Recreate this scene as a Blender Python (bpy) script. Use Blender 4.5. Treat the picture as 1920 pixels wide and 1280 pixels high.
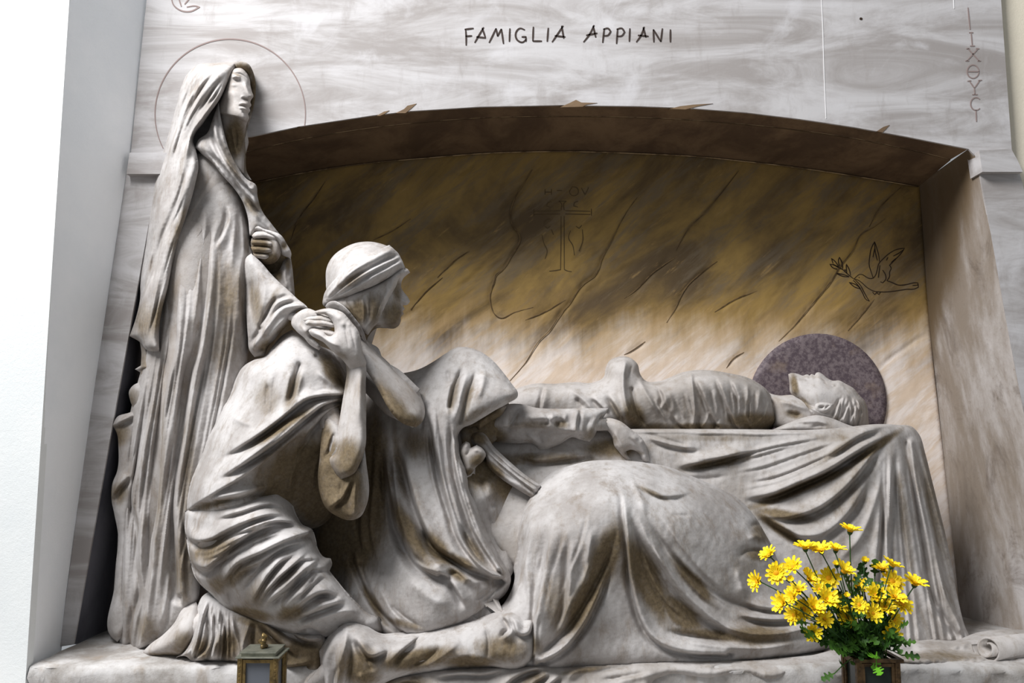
import bpy, bmesh, math, random
import numpy as np
from mathutils import Vector, Matrix
from mathutils.geometry import delaunay_2d_cdt

for o in list(bpy.data.objects):
    bpy.data.objects.remove(o, do_unlink=True)
S = bpy.context.scene
COL = S.collection
random.seed(7); RNG = np.random.default_rng(7)

# ------------------------------------------------------------------ camera
CAM = np.array([0.0, -2.9, 1.62]); FPX = 1600.0; PITCH = math.atan(190.0 / FPX)
cd = bpy.data.cameras.new('camera'); cam = bpy.data.objects.new('camera', cd); COL.objects.link(cam)
cd.sensor_width = 36.0; cd.lens = 36.0 * FPX / 1920.0; cd.clip_start = 0.05
cam.location = CAM; cam.rotation_euler = (math.pi / 2 + PITCH, 0, 0)
S.camera = cam

# ------------------------------------------------------------------ sky, sun, exposure
world = bpy.data.worlds.new('sky'); S.world = world; world.use_nodes = True
bg = world.node_tree.nodes['Background']
bg.inputs['Color'].default_value = (0.90, 0.95, 1.0, 1)
bg.inputs['Strength'].default_value = 0.34
# daylight from the tall opening of the gallery, high in front and to the left
sd = bpy.data.lights.new('gallery_daylight', 'AREA'); sun = bpy.data.objects.new('gallery_daylight', sd); COL.objects.link(sun)
sd.shape = 'RECTANGLE'; sd.size = 2.4; sd.size_y = 2.0; sd.energy = 540; sd.color = (0.985, 0.99, 1.0)
sun.location = (-2.7, -2.55, 6.1)
sun.rotation_euler = (Vector((-0.1, 0.0, 1.5)) - Vector(sun.location)).to_track_quat('-Z', 'Y').to_euler()
S.view_settings.view_transform = 'Standard'; S.view_settings.look = 'None'
S.view_settings.gamma = 1.0; S.view_settings.use_curve_mapping = False
S.view_settings.exposure = 0.10

# ------------------------------------------------------------------ helpers
def unp(px, py, Y):
    """point on the plane y=Y that the photograph shows at (px, py)"""
    px = np.asarray(px, float); py = np.asarray(py, float); Y = np.asarray(Y, float)
    a = (px - 960.0) / FPX; b = (640.0 - py) / FPX
    c, s = math.cos(PITCH), math.sin(PITCH)
    dy = c - b * s; dz = s + b * c
    t = (Y - CAM[1]) / dy
    return np.stack([CAM[0] + a * t, CAM[1] + dy * t, CAM[2] + dz * t], -1)

def P(px, py, Y):
    return Vector(unp(px, py, Y))

ZL = float(unp(138, 1207, 0.0)[2])           # top of the ledge

def spline(pts, closed=False, step=5.0, corner=55):
    pts = [np.array(p[:2], float) for p in pts]
    n = len(pts)
    T_in, T_out = [], []
    for i in range(n):
        if closed or 0 < i < n - 1:
            a = pts[i] - pts[i - 1]; b = pts[(i + 1) % n] - pts[i]
            la, lb = np.linalg.norm(a) + 1e-9, np.linalg.norm(b) + 1e-9
            cosang = np.dot(a, b) / la / lb
            if cosang < math.cos(math.radians(corner)):
                T_in.append(a / la); T_out.append(b / lb)
            else:
                t = a / la * lb + b / lb * la; t = t / (np.linalg.norm(t) + 1e-9)
                T_in.append(t); T_out.append(t)
        elif i == 0:
            t = pts[1] - pts[0]; t = t / (np.linalg.norm(t) + 1e-9); T_in.append(t); T_out.append(t)
        else:
            t = pts[-1] - pts[-2]; t = t / (np.linalg.norm(t) + 1e-9); T_in.append(t); T_out.append(t)
    out = []
    m = n if closed else n - 1
    for i in range(m):
        p0, p1 = pts[i], pts[(i + 1) % n]
        L = np.linalg.norm(p1 - p0)
        k = max(1, int(round(L / step)))
        u = (np.arange(k) / k)[:, None]
        m0 = T_out[i] * L; m1 = T_in[(i + 1) % n] * L
        out.append((2*u**3 - 3*u**2 + 1) * p0 + (u**3 - 2*u**2 + u) * m0 + (-2*u**3 + 3*u**2) * p1 + (u**3 - u**2) * m1)
    if not closed:
        out.append(pts[-1][None])
    return np.concatenate(out)

def inside(pts, poly):
    x, y = pts[:, 0], pts[:, 1]
    res = np.zeros(len(pts), bool)
    q = np.roll(poly, -1, 0)
    for (x0, y0), (x1, y1) in zip(poly, q):
        if y0 == y1: continue
        c = ((y0 > y) != (y1 > y)) & (x < (x1 - x0) * (y - y0) / (y1 - y0) + x0)
        res ^= c
    return res

def seg_dist(pts, line, closed=False):
    """distance, sign (+ = right of travel in the picture), arc position 0..1"""
    a = line; b = np.roll(line, -1, 0)
    if not closed: a, b = a[:-1], b[:-1]
    d = b - a; L = np.sqrt((d**2).sum(1)) + 1e-9
    cum = np.concatenate([[0], np.cumsum(L)]); tot = cum[-1]
    best = np.full(len(pts), 1e18); sg = np.ones(len(pts)); arc = np.zeros(len(pts))
    for i in range(len(a)):
        rx = pts[:, 0] - a[i, 0]; ry = pts[:, 1] - a[i, 1]
        t = np.clip((rx * d[i, 0] + ry * d[i, 1]) / L[i]**2, 0, 1)
        ex = rx - t * d[i, 0]; ey = ry - t * d[i, 1]
        D = ex * ex + ey * ey
        m = D < best
        best[m] = D[m]
        sg[m] = np.sign(rx[m] * -d[i, 1] + ry[m] * d[i, 0])
        arc[m] = (cum[i] + t[m] * L[i]) / tot
    return np.sqrt(best), sg, arc

def sstep(a, b, x):
    t = np.clip((x - a) / (b - a), 0, 1); return t * t * (3 - 2 * t)

def prof(kind, u):
    if kind == 'r': return 0.7 * np.exp(-u * u) + 0.3 * np.exp(-(2.4 * u)**2)
    if kind == 'g': return -0.6 * np.exp(-np.abs(u)**1.5) - 0.4 * np.exp(-(2.8 * u)**2)
    if kind == 'f':       # rounded ridge with a hollow on its right
        return np.where(u < 0, np.exp(-(u / 1.7)**2),
               np.where(u < 0.9, 1 - 1.9 * sstep(0, 0.9, u), -0.9 * (1 - sstep(0.9, 2.6, u))))
    if kind == 's':       # cloth edge: left side proud, right side falls at once
        return np.where(u < 0, np.exp(-(u / 3.0)**2), 1 - sstep(0.0, 0.35, u))
    raise ValueError(kind)

def tps(ctrl, pts, reg=1e-3):
    c = np.array(ctrl, float)
    if len(c) == 1: return np.full(len(pts), c[0, 2])
    sc = 300.0
    X = c[:, :2] / sc; Q = pts / sc
    if len(c) < 4:
        w = 1.0 / (((Q[:, None] - X[None])**2).sum(2) + 0.02)
        return (w * c[:, 2]).sum(1) / w.sum(1)
    def K(r2): return 0.5 * r2 * np.log(r2 + 1e-9)
    n = len(c)
    A = np.zeros((n + 3, n + 3))
    A[:n, :n] = K(((X[:, None] - X[None])**2).sum(2)) + reg * np.eye(n)
    A[:n, n] = 1; A[:n, n+1:] = X; A[n, :n] = 1; A[n+1:, :n] = X.T
    w = np.linalg.solve(A + 1e-9 * np.eye(n + 3), np.concatenate([c[:, 2], [0, 0, 0]]))
    return K(((Q[:, None] - X[None])**2).sum(2)) @ w[:n] + w[n] + Q @ w[n+1:]

_noise_dirs = RNG.normal(size=(24, 2)); _noise_ph = RNG.uniform(0, 6.28, 24)
def wob(pts, wave):
    f = 6.28 / wave
    v = np.zeros(len(pts))
    for i in range(12):
        v += np.sin((pts @ _noise_dirs[i]) * f * 0.8 + _noise_ph[i])
    return v / 4.9

FG = 1.5
def relief(outline, depth, R=30, drop=0.06, thick=0.08, folds=(), bumps=(), step=4.0, smooth=5,
           rough=0.0008, stain_shades=(), closedspline=True, inset=0.4, corner=55, minY=None, post=1):
    """A carved solid: traced outline, depth field from control points, rounded edge, then chiselled folds.
       Returns (verts Nx3, faces, stain)"""
    poly = spline(outline, True, max(2.0, step * 1.1), corner)
    nb = len(poly)
    lo, hi = poly.min(0), poly.max(0)
    gx = np.arange(lo[0], hi[0] + step, step); gy = np.arange(lo[1], hi[1] + step, step * 0.866)
    G = np.stack(np.meshgrid(gx, gy), -1)
    G[1::2, :, 0] += step / 2
    G = G.reshape(-1, 2)
    G = G[inside(G, poly)]
    if len(G):
        d, _, _ = seg_dist(G, poly, True)
        k = d > step * 0.55
        G, d = G[k], d[k]
    pts = np.concatenate([poly, G]); dist = np.concatenate([np.zeros(nb), d]) if len(G) else np.zeros(nb)
    edges = [(i, (i + 1) % nb) for i in range(nb)]
    r = delaunay_2d_cdt([Vector(p) for p in pts], edges, [], 1, 1e-4)
    V2 = np.array([v[:] for v in r[0]]); F = [tuple(f) for f in r[2]]
    if len(V2) != len(pts):
        d2, _, _ = seg_dist(V2, poly, True); dist = d2
    else:
        dist = np.concatenate([np.zeros(nb), d]) if len(G) else np.zeros(nb)
    pts = V2
    e = np.clip(dist / R, 0, 1)
    h = -drop * (1 - np.sqrt(np.clip(1 - (1 - e)**2, 0, 1)))
    F = np.array(F)
    bnd = dist < 1e-3
    E = np.concatenate([F[:, [0, 1]], F[:, [1, 2]], F[:, [2, 0]]]); E = np.concatenate([E, E[:, ::-1]])
    deg = np.bincount(E[:, 0], minlength=len(pts)).astype(float); deg[deg == 0] = 1
    for _ in range(smooth):
        av = np.bincount(E[:, 0], weights=h[E[:, 1]], minlength=len(pts)) / deg
        h = np.where(bnd, h, av)
    base = tps(depth, pts)
    for fo in folds:
        kind, w, amp, line = fo[:4]; tp = fo[4] if len(fo) > 4 else 'b'
        w0, w1 = w if isinstance(w, (tuple, list)) else (w, w)
        ln = spline(line, False, 6.0, 80)
        m = 4.0 * max(w0, w1) + 3
        sel = np.where((pts[:, 0] > ln[:, 0].min() - m) & (pts[:, 0] < ln[:, 0].max() + m) &
                       (pts[:, 1] > ln[:, 1].min() - m) & (pts[:, 1] < ln[:, 1].max() + m))[0]
        if not len(sel): continue
        dd, sg, arc = seg_dist(pts[sel], ln)
        ww = w0 + (w1 - w0) * arc
        tap = np.ones(len(sel))
        if tp in 'bs': tap *= sstep(0, 0.3, arc)
        if tp in 'be': tap *= 1 - sstep(0.7, 1.0, arc)
        # fade towards the silhouette so that the outline stays
        fade = 0.25 + 0.75 * sstep(0, 10, dist[sel])
        h[sel] += amp * 0.001 * FG * tap * fade * prof(kind, dd * sg / ww)
    for (bx, by, rx, ry, ang, amp) in bumps:
        ca, sa = math.cos(math.radians(ang)), math.sin(math.radians(ang))
        dx, dy = pts[:, 0] - bx, pts[:, 1] - by
        u = (dx * ca + dy * sa) / rx; v = (-dx * sa + dy * ca) / ry
        h += amp * 0.001 * np.exp(-(u * u + v * v))
    for _ in range(post):
        av = np.bincount(E[:, 0], weights=h[E[:, 1]], minlength=len(pts)) / deg
        h = np.where(bnd, h, 0.4 * h + 0.6 * av)
    h += np.where(bnd, 0, rough * wob(pts, 26) + 0.5 * rough * wob(pts[:, ::-1], 11))
    Y = base - h
    if minY is not None: Y = np.maximum(Y, minY)
    front = unp(pts[:, 0], pts[:, 1], Y)
    st = np.zeros(len(pts))
    for (bx, by, rx, ry, ang, amp) in stain_shades:
        ca, sa = math.cos(math.radians(ang)), math.sin(math.radians(ang))
        dx, dy = pts[:, 0] - bx, pts[:, 1] - by
        u = (dx * ca + dy * sa) / rx; v = (-dx * sa + dy * ca) / ry
        st = np.maximum(st, amp * np.exp(-(u * u + v * v)**1.5))
    # rim and back: two rings going back and drawing in, then a cap
    ring = list(range(nb))
    area = 0.5 * np.sum(poly[:, 0] * np.roll(poly[:, 1], -1) - np.roll(poly[:, 0], -1) * poly[:, 1])
    t = np.roll(poly, -1, 0) - np.roll(poly, 1, 0); t /= (np.linalg.norm(t, axis=1)[:, None] + 1e-9)
    nrm = np.stack([-t[:, 1], t[:, 0]], 1) * (1 if area > 0 else -1)
    bY = Y[:nb]
    r1 = unp(poly[:, 0] + nrm[:, 0] * 0.5, poly[:, 1] + nrm[:, 1] * 0.5, bY + thick * 0.5)
    p2 = poly + nrm * R * inset * 0.5
    r2 = unp(p2[:, 0], p2[:, 1], bY + thick)
    n0 = len(front)
    verts = np.concatenate([front, r1, r2])
    st = np.concatenate([st, st[:nb], st[:nb]])
    faces = [tuple(f) for f in F.tolist()]
    # orient front towards the camera (-Y)
    f0 = faces[len(faces) // 2]
    A = front[list(f0)]
    if np.cross(A[1] - A[0], A[2] - A[0])[1] > 0:
        faces = [f[::-1] for f in faces]
    sgn = area > 0
    for i in range(nb):
        j = (i + 1) % nb
        q1 = (i, j, n0 + j, n0 + i); q2 = (n0 + i, n0 + j, n0 + nb + j, n0 + nb + i)
        faces += [q1, q2] if sgn else [q1[::-1], q2[::-1]]
    rc = delaunay_2d_cdt([Vector(p) for p in poly], edges, [], 1, 1e-4)
    if len(rc[0]) == nb:
        for f in rc[2]:
            q = poly[list(f)]
            ar = (q[1, 0] - q[0, 0]) * (q[2, 1] - q[0, 1]) - (q[2, 0] - q[0, 0]) * (q[1, 1] - q[0, 1])
            f = tuple(n0 + nb + i for i in f)
            faces.append(f if ar > 0 else f[::-1])
    return verts, faces, st

def flow(A, B, n, w, amp, kind='f', tp='b', jit=0.35):
    """n fine folds running between two picture polylines"""
    def rs(L):
        d = spline(L, False, 4.0, 40); q = np.concatenate([[0], np.cumsum(np.linalg.norm(np.diff(d, axis=0), axis=1))]); q /= q[-1]
        u = np.linspace(0, 1, 9); return np.stack([np.interp(u, q, d[:, 0]), np.interp(u, q, d[:, 1])], 1)
    a, b = rs(A), rs(B); out = []
    for i in range(n):
        t = (i + 0.5 + RNG.uniform(-jit, jit)) / n
        t2 = t + RNG.uniform(-jit, jit) / n * 0.8
        tt = np.linspace(t, t2, 9)[:, None]
        L = a * (1 - tt) + b * tt
        i0, i1 = (int(RNG.integers(0, 3)), 9 - int(RNG.integers(0, 3))) if tp == 'b' else (0, 9)
        out.append((kind, w * RNG.uniform(.75, 1.3), amp * RNG.uniform(.6, 1.3), [tuple(p) for p in L[i0:i1]], tp))
    return out

def merge(*parts):
    V, F, T = [], [], []; o = 0
    for v, f, s in parts:
        V.append(v); F += [tuple(i + o for i in x) for x in f]; T.append(s); o += len(v)
    return np.concatenate(V), F, np.concatenate(T)

def mesh_obj(name, data, mat, parent=None, smooth=True):
    v, f, s = data
    me = bpy.data.meshes.new(name)
    me.from_pydata(np.asarray(v).tolist(), [], f)
    if smooth: me.polygons.foreach_set('use_smooth', [True] * len(me.polygons))
    if s is not None and np.any(s > 0):
        at = me.attributes.new('stain', 'FLOAT', 'POINT'); at.data.foreach_set('value', np.asarray(s, np.float32))
    me.materials.append(mat); me.update()
    o = bpy.data.objects.new(name, me); COL.objects.link(o)
    if parent is not None: adopt(o, parent)
    return o

def adopt(o, parent):
    o.parent = parent
    if parent.type == 'EMPTY': o.matrix_parent_inverse = Matrix.Translation(-parent.location)

def tag(o, label, cat, group=None):
    o['label'] = label; o['category'] = cat
    if group: o['group'] = group
    return o

def thing(name, loc, label, cat, group=None):
    o = bpy.data.objects.new(name, None); COL.objects.link(o)
    o.location = loc; o.empty_display_size = 0.1
    return tag(o, label, cat, group)

def struct(o):
    o['kind'] = 'structure'; return o

def prism(outline, Y0, Y1, dense=None):
    """straight solid from a traced outline at y=Y0 going back to y=Y1"""
    poly = np.array(outline, float)
    if dense: poly = spline(outline, True, dense, 20)
    a = unp(poly[:, 0], poly[:, 1], Y0); b = a.copy(); b[:, 1] = Y1
    n = len(a)
    area = 0.5 * np.sum(poly[:, 0] * np.roll(poly[:, 1], -1) - np.roll(poly[:, 0], -1) * poly[:, 1])
    fr = list(range(n)); bk = list(range(n, 2 * n))
    faces = [tuple(fr), tuple(bk[::-1])] + [(j, i, n + i, n + j) for i, j in zip(fr, fr[1:] + fr[:1])]
    if area < 0: pass
    else: faces = [x for x in faces]
    bm = bmesh.new(); vs = [bm.verts.new(p) for p in np.concatenate([a, b])]
    for f in faces: bm.faces.new([vs[i] for i in f])
    bmesh.ops.recalc_face_normals(bm, faces=bm.faces)
    bmesh.ops.triangulate(bm, faces=[f for f in bm.faces if len(f.verts) > 4])
    bm.verts.index_update()
    V = np.array([v.co[:] for v in bm.verts]); F = [tuple(v.index for v in f.verts) for f in bm.faces]
    bm.free()
    return V, F, None

def boxdata(x0, x1, y0, y1, z0, z1, bev=0.0):
    bm = bmesh.new()
    bmesh.ops.create_cube(bm, size=1.0)
    for v in bm.verts:
        v.co = Vector(((x0 + x1) / 2 + v.co.x * (x1 - x0), (y0 + y1) / 2 + v.co.y * (y1 - y0), (z0 + z1) / 2 + v.co.z * (z1 - z0)))
    if bev > 0:
        bmesh.ops.bevel(bm, geom=list(bm.edges), offset=bev, segments=2, affect='EDGES', profile=0.6)
    bm.verts.index_update()
    V = np.array([v.co[:] for v in bm.verts]); F = [tuple(v.index for v in f.verts) for f in bm.faces]
    bm.free(); return V, F, None

def mergeN(*parts):
    V, F, o = [], [], 0
    for v, f, s in parts:
        V.append(np.asarray(v)); F += [tuple(i + o for i in x) for x in f]; o += len(v)
    return np.concatenate(V), F, None

def tube(points, radii, seg=8, cap=True):
    pts = [Vector(p) for p in points]; n = len(pts)
    if not hasattr(radii, '__len__'): radii = [radii] * n
    V, F = [], []
    up = Vector((0.13, 0.2, 0.97))
    for i, p in enumerate(pts):
        t = (pts[min(i + 1, n - 1)] - pts[max(i - 1, 0)]).normalized()
        a = t.cross(up)
        if a.length < 1e-3: a = t.cross(Vector((1, 0, 0)))
        a.normalize(); b = t.cross(a)
        for k in range(seg):
            th = 6.28318 * k / seg
            V.append((p + (a * math.cos(th) + b * math.sin(th)) * radii[i])[:])
    for i in range(n - 1):
        for k in range(seg):
            k2 = (k + 1) % seg
            F.append((i * seg + k, (i + 1) * seg + k, (i + 1) * seg + k2, i * seg + k2))
    if cap:
        F.append(tuple(range(seg))); F.append(tuple(reversed(range((n - 1) * seg, n * seg))))
    return np.array(V), F, None

def ribbon(lines, Y, w, lift=0.0012, thick=0.002):
    """chiselled strokes: narrow raised-edge strips following picture polylines on the plane y=Y"""
    V, F = [], []
    for line in lines:
        ww = w
        if isinstance(line, tuple) and len(line) == 2 and isinstance(line[0], (int, float)): raise ValueError
        ln = spline(line, False, 3.0, 70)
        n = len(ln)
        t = np.gradient(ln, axis=0); t /= (np.linalg.norm(t, axis=1)[:, None] + 1e-9)
        nr = np.stack([-t[:, 1], t[:, 0]], 1)
        s = np.linspace(0, 1, n); k = ww * 0.5 * (0.45 + 0.55 * np.sin(np.pi * np.clip(s * 0.9 + 0.05, 0, 1))**0.5)
        a = ln + nr * k[:, None]; b = ln - nr * k[:, None]
        o = len(V)
        A = unp(a[:, 0], a[:, 1], Y - lift); B = unp(b[:, 0], b[:, 1], Y - lift)
        A2 = A.copy(); A2[:, 1] += thick + lift; B2 = B.copy(); B2[:, 1] += thick + lift
        for i in range(n): V += [A[i], B[i], A2[i], B2[i]]
        for i in range(n - 1):
            p, q = o + 4 * i, o + 4 * (i + 1)
            F += [(p, q, q + 1, p + 1), (p, p + 2, q + 2, q), (p + 1, q + 1, q + 3, p + 3)]
        F += [(o, o + 1, o + 3, o + 2), (o + 4*n - 4, o + 4*n - 2, o + 4*n - 1, o + 4*n - 3)]
    return np.array(V), F, None
Z = lambda d: (d[0], d[1], np.zeros(len(d[0])))

# ------------------------------------------------------------------ materials
def srgb(r, g, b):
    f = lambda c: (c / 255 / 12.92) if c / 255 <= 0.04045 else ((c / 255 + 0.055) / 1.055)**2.4
    return (f(r), f(g), f(b), 1)

class NT:
    def __init__(self, name):
        self.m = bpy.data.materials.new(name); self.m.use_nodes = True
        self.t = self.m.node_tree; self.b = self.t.nodes['Principled BSDF']
        self.geo = self.t.nodes.new('ShaderNodeNewGeometry')
        self.b.inputs['Specular IOR Level'].default_value = 0.25
    def n(self, kind, **kw):
        x = self.t.nodes.new('ShaderNode' + kind)
        for k, v in kw.items(): setattr(x, k, v)
        return x
    def l(self, a, b): self.t.links.new(a, b)
    def mapping(self, rot=(0, 0, 0), scale=(1, 1, 1), loc=(0, 0, 0)):
        m = self.n('Mapping'); m.inputs['Rotation'].default_value = rot; m.inputs['Scale'].default_value = scale
        m.inputs['Location'].default_value = loc
        self.l(self.geo.outputs['Position'], m.inputs['Vector']); return m.outputs[0]
    def tmap(self, ang, stretch, loc=(0, 0, 0)):
        m = self.n('Mapping'); m.vector_type = 'TEXTURE'; m.inputs['Rotation'].default_value = (0, -math.radians(ang), 0)
        m.inputs['Scale'].default_value = (1, 1, 1.0 / stretch); m.inputs['Location'].default_value = loc
        self.l(self.geo.outputs['Position'], m.inputs['Vector']); return m.outputs[0]
    def noise(self, vec, scale, detail=6, rough=0.6, dist=0.0):
        x = self.n('TexNoise'); x.inputs['Scale'].default_value = scale; x.inputs['Detail'].default_value = detail
        x.inputs['Roughness'].default_value = rough; x.inputs['Distortion'].default_value = dist
        self.l(vec, x.inputs['Vector']); return x.outputs['Fac']
    def ramp(self, fac, a, b):
        x = self.n('MapRange'); x.interpolation_type = 'SMOOTHSTEP'
        x.inputs['From Min'].default_value = a; x.inputs['From Max'].default_value = b
        self.l(fac, x.inputs['Value']); return x.outputs[0]
    def mix(self, fac, a, b, mode='MIX'):
        x = self.n('Mix', data_type='RGBA', blend_type=mode)
        if isinstance(fac, (int, float)): x.inputs[0].default_value = fac
        else: self.l(fac, x.inputs[0])
        for i, c in ((6, a), (7, b)):
            if isinstance(c, tuple): x.inputs[i].default_value = c
            else: self.l(c, x.inputs[i])
        return x.outputs[2]
    def math(self, op, a, b=None, c=None):
        x = self.n('Math', operation=op)
        for i, v in enumerate((a, b, c)):
            if v is None: continue
            if isinstance(v, (int, float)): x.inputs[i].default_value = v
            else: self.l(v, x.inputs[i])
        return x.outputs[0]
    def sep(self):
        x = self.n('SeparateXYZ'); self.l(self.geo.outputs['Position'], x.inputs[0]); return x.outputs
    def attr(self, name):
        x = self.n('Attribute'); x.attribute_name = name; return x.outputs['Fac']
    def bump(self, h, strength=0.2, dist=0.002):
        x = self.n('Bump'); x.inputs['Strength'].default_value = strength; x.inputs['Distance'].default_value = dist
        self.l(h, x.inputs['Height']); self.l(x.outputs[0], self.b.inputs['Normal'])
    def done(self, col, rough=0.8):
        if isinstance(col, tuple): self.b.inputs['Base Color'].default_value = col
        else: self.l(col, self.b.inputs['Base Color'])
        if isinstance(rough, (int, float)): self.b.inputs['Roughness'].default_value = rough
        else: self.l(rough, self.b.inputs['Roughness'])
        return self.m

def statue_stone(name, light, dark, warm):
    k = NT(name)
    v = k.mapping()
    n1 = k.noise(v, 5.0, 8, 0.65); n2 = k.noise(k.mapping(scale=(1, 1, 0.35)), 22.0, 7, 0.7); n3 = k.noise(v, 90, 4, 0.7)
    c = k.mix(k.ramp(n1, 0.36, 0.66), light, dark)
    c = k.mix(k.math('MULTIPLY', k.ramp(n2, 0.48, 0.72), 0.55), c, warm)
    # brown crust of unwashed marble plus underside shade painted in: traced patches, ragged by noise
    st = k.math('ADD', k.attr('stain'), k.math('MULTIPLY', k.math('SUBTRACT', n2, 0.5), 0.8))
    sf = k.math('MULTIPLY', k.ramp(st, -0.08, 0.78), k.ramp(k.attr('stain'), 0.0, 0.3))
    crust_shade = k.mix(k.ramp(n3, 0.3, 0.7), srgb(96, 83, 64), srgb(120, 105, 82))
    c = k.mix(sf, c, crust_shade)
    c = k.mix(k.math('MULTIPLY', k.ramp(n3, 0.66, 0.8), 0.25), c, srgb(110, 100, 88))
    n4 = k.noise(v, 260, 5, 0.75); n5 = k.noise(v, 38, 8, 0.72)
    c = k.mix(k.math('MULTIPLY', k.ramp(n5, 0.50, 0.72), 0.38), c, srgb(128, 119, 110))
    c = k.mix(k.math('MULTIPLY', k.ramp(n4, 0.60, 0.78), 0.30), c, srgb(92, 84, 74))
    k.bump(k.math('ADD', k.math('ADD', n2, k.math('MULTIPLY', n3, 0.45)), k.math('ADD', k.math('MULTIPLY', n4, 0.35), k.math('MULTIPLY', n5, 0.5))), 0.42, 0.0032)
    return k.done(c, 0.85)

M = {}
M['robe'] = statue_stone('weathered_marble', srgb(192, 188, 186), srgb(156, 150, 146), srgb(124, 108, 90))
M['skin'] = statue_stone('smooth_marble', srgb(192, 187, 184), srgb(164, 156, 150), srgb(142, 126, 108))
M['pale'] = statue_stone('dusty_marble', srgb(184, 179, 176), srgb(156, 149, 143), srgb(132, 118, 102))

k = NT('niche_marble'); z = k.sep()[2]; x_ = k.sep()[0]
vd = k.tmap(40, 5.5)
vd2 = k.tmap(42, 2.4, (3, 1, 2))
n1 = k.noise(vd2, 1.7, 7, 0.62, 0.4); n2 = k.noise(vd, 3.2, 9, 0.72, 0.3); n3 = k.noise(k.mapping(), 60, 5, 0.7); n4 = k.noise(k.mapping(), 2.2, 6, 0.6)
c = k.mix(k.ramp(n1, 0.34, 0.64), srgb(96, 79, 56), srgb(166, 136, 78))
c = k.mix(k.math('MULTIPLY', k.ramp(n2, 0.46, 0.66), 0.75), c, srgb(122, 108, 88))
c = k.mix(k.math('MULTIPLY', k.ramp(k.noise(vd, 5.0, 8, 0.7, 0.2), 0.60, 0.72), 0.55), c, srgb(186, 152, 98))
c = k.mix(k.math('MULTIPLY', k.ramp(n4, 0.50, 0.72), 0.6), c, srgb(88, 72, 56))
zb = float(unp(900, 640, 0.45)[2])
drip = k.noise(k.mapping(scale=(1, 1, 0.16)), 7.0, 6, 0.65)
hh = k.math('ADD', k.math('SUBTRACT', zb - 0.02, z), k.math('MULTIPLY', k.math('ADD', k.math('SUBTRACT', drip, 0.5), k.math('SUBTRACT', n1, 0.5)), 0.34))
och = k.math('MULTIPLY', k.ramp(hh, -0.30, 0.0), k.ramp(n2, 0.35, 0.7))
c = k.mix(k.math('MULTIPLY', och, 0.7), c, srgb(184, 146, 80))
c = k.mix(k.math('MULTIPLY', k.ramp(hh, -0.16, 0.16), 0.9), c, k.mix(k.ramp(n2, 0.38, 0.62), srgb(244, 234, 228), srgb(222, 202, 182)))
c = k.mix(k.math('MULTIPLY', k.ramp(n3, 0.6, 0.75), 0.22), c, srgb(70, 58, 46))
k.bump(k.math('ADD', n2, k.math('MULTIPLY', n3, 0.35)), 0.28, 0.004)
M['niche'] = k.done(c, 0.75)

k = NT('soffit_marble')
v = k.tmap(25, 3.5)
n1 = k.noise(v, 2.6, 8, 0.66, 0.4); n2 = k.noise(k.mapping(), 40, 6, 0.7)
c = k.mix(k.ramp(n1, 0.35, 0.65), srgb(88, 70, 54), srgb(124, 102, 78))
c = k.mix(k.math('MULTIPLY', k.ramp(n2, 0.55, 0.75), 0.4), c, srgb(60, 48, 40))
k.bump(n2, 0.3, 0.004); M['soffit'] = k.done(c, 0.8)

k = NT('jamb_marble'); xx, yy, zz = k.sep()[0], k.sep()[1], k.sep()[2]
v = k.mapping(scale=(1, 1, 0.3)); n1 = k.noise(v, 4, 8, 0.66, 0.3); n2 = k.noise(k.mapping(), 50, 6, 0.7)
c = k.mix(k.ramp(n1, 0.36, 0.62), srgb(190, 184, 181), srgb(138, 126, 114))
c = k.mix(k.math('MULTIPLY', k.ramp(n2, 0.56, 0.76), 0.4), c, srgb(104, 86, 70))
n6 = k.noise(k.mapping(scale=(1, 1, .6)), 7, 8, .7, .6)
c = k.mix(k.math('MULTIPLY', k.ramp(n6, .52, .70), .7), c, srgb(104, 92, 82))
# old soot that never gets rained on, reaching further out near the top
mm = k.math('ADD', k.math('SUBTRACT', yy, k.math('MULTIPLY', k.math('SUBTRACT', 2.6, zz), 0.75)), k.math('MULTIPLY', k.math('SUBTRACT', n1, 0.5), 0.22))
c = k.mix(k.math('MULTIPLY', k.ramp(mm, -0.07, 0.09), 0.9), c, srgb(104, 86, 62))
k.bump(n2, 0.3, 0.004); M['jamb'] = k.done(c, 0.78)

k = NT('shaded_jamb'); n1 = k.noise(k.mapping(scale=(1, 1, .4)), 5, 8, .66); n2 = k.noise(k.mapping(), 45, 5, .7)
c = k.mix(k.ramp(n1, .35, .65), srgb(74, 74, 82), srgb(104, 103, 110)); k.bump(n2, .3, .004); M['jamb_shade'] = k.done(c, .8)  # shadow on the left jamb is put into this dark grey colour

k = NT('facade_marble')
vh = k.mapping(scale=(0.6, 1, 2.8)); n1 = k.noise(vh, 2.6, 9, 0.66, 0.9); n2 = k.noise(k.mapping(scale=(1.6, 1, 0.5)), 9, 8, 0.68); n3 = k.noise(k.mapping(), 4.5, 8, 0.6, 0.8)
n5 = k.noise(k.mapping(), 120, 4, 0.7)
c = k.mix(k.ramp(n1, 0.36, 0.64), srgb(192, 189, 189), srgb(154, 148, 145))
c = k.mix(k.math('MULTIPLY', k.ramp(n2, 0.52, 0.72), 0.4), c, srgb(138, 130, 125))
c = k.mix(k.math('MULTIPLY', k.ramp(n3, 0.52, 0.74), 0.6), c, srgb(206, 204, 206))
k.bump(k.math('ADD', n2, k.math('MULTIPLY', n5, .5)), 0.25, 0.002); M['facade'] = k.done(c, 0.7)

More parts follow.
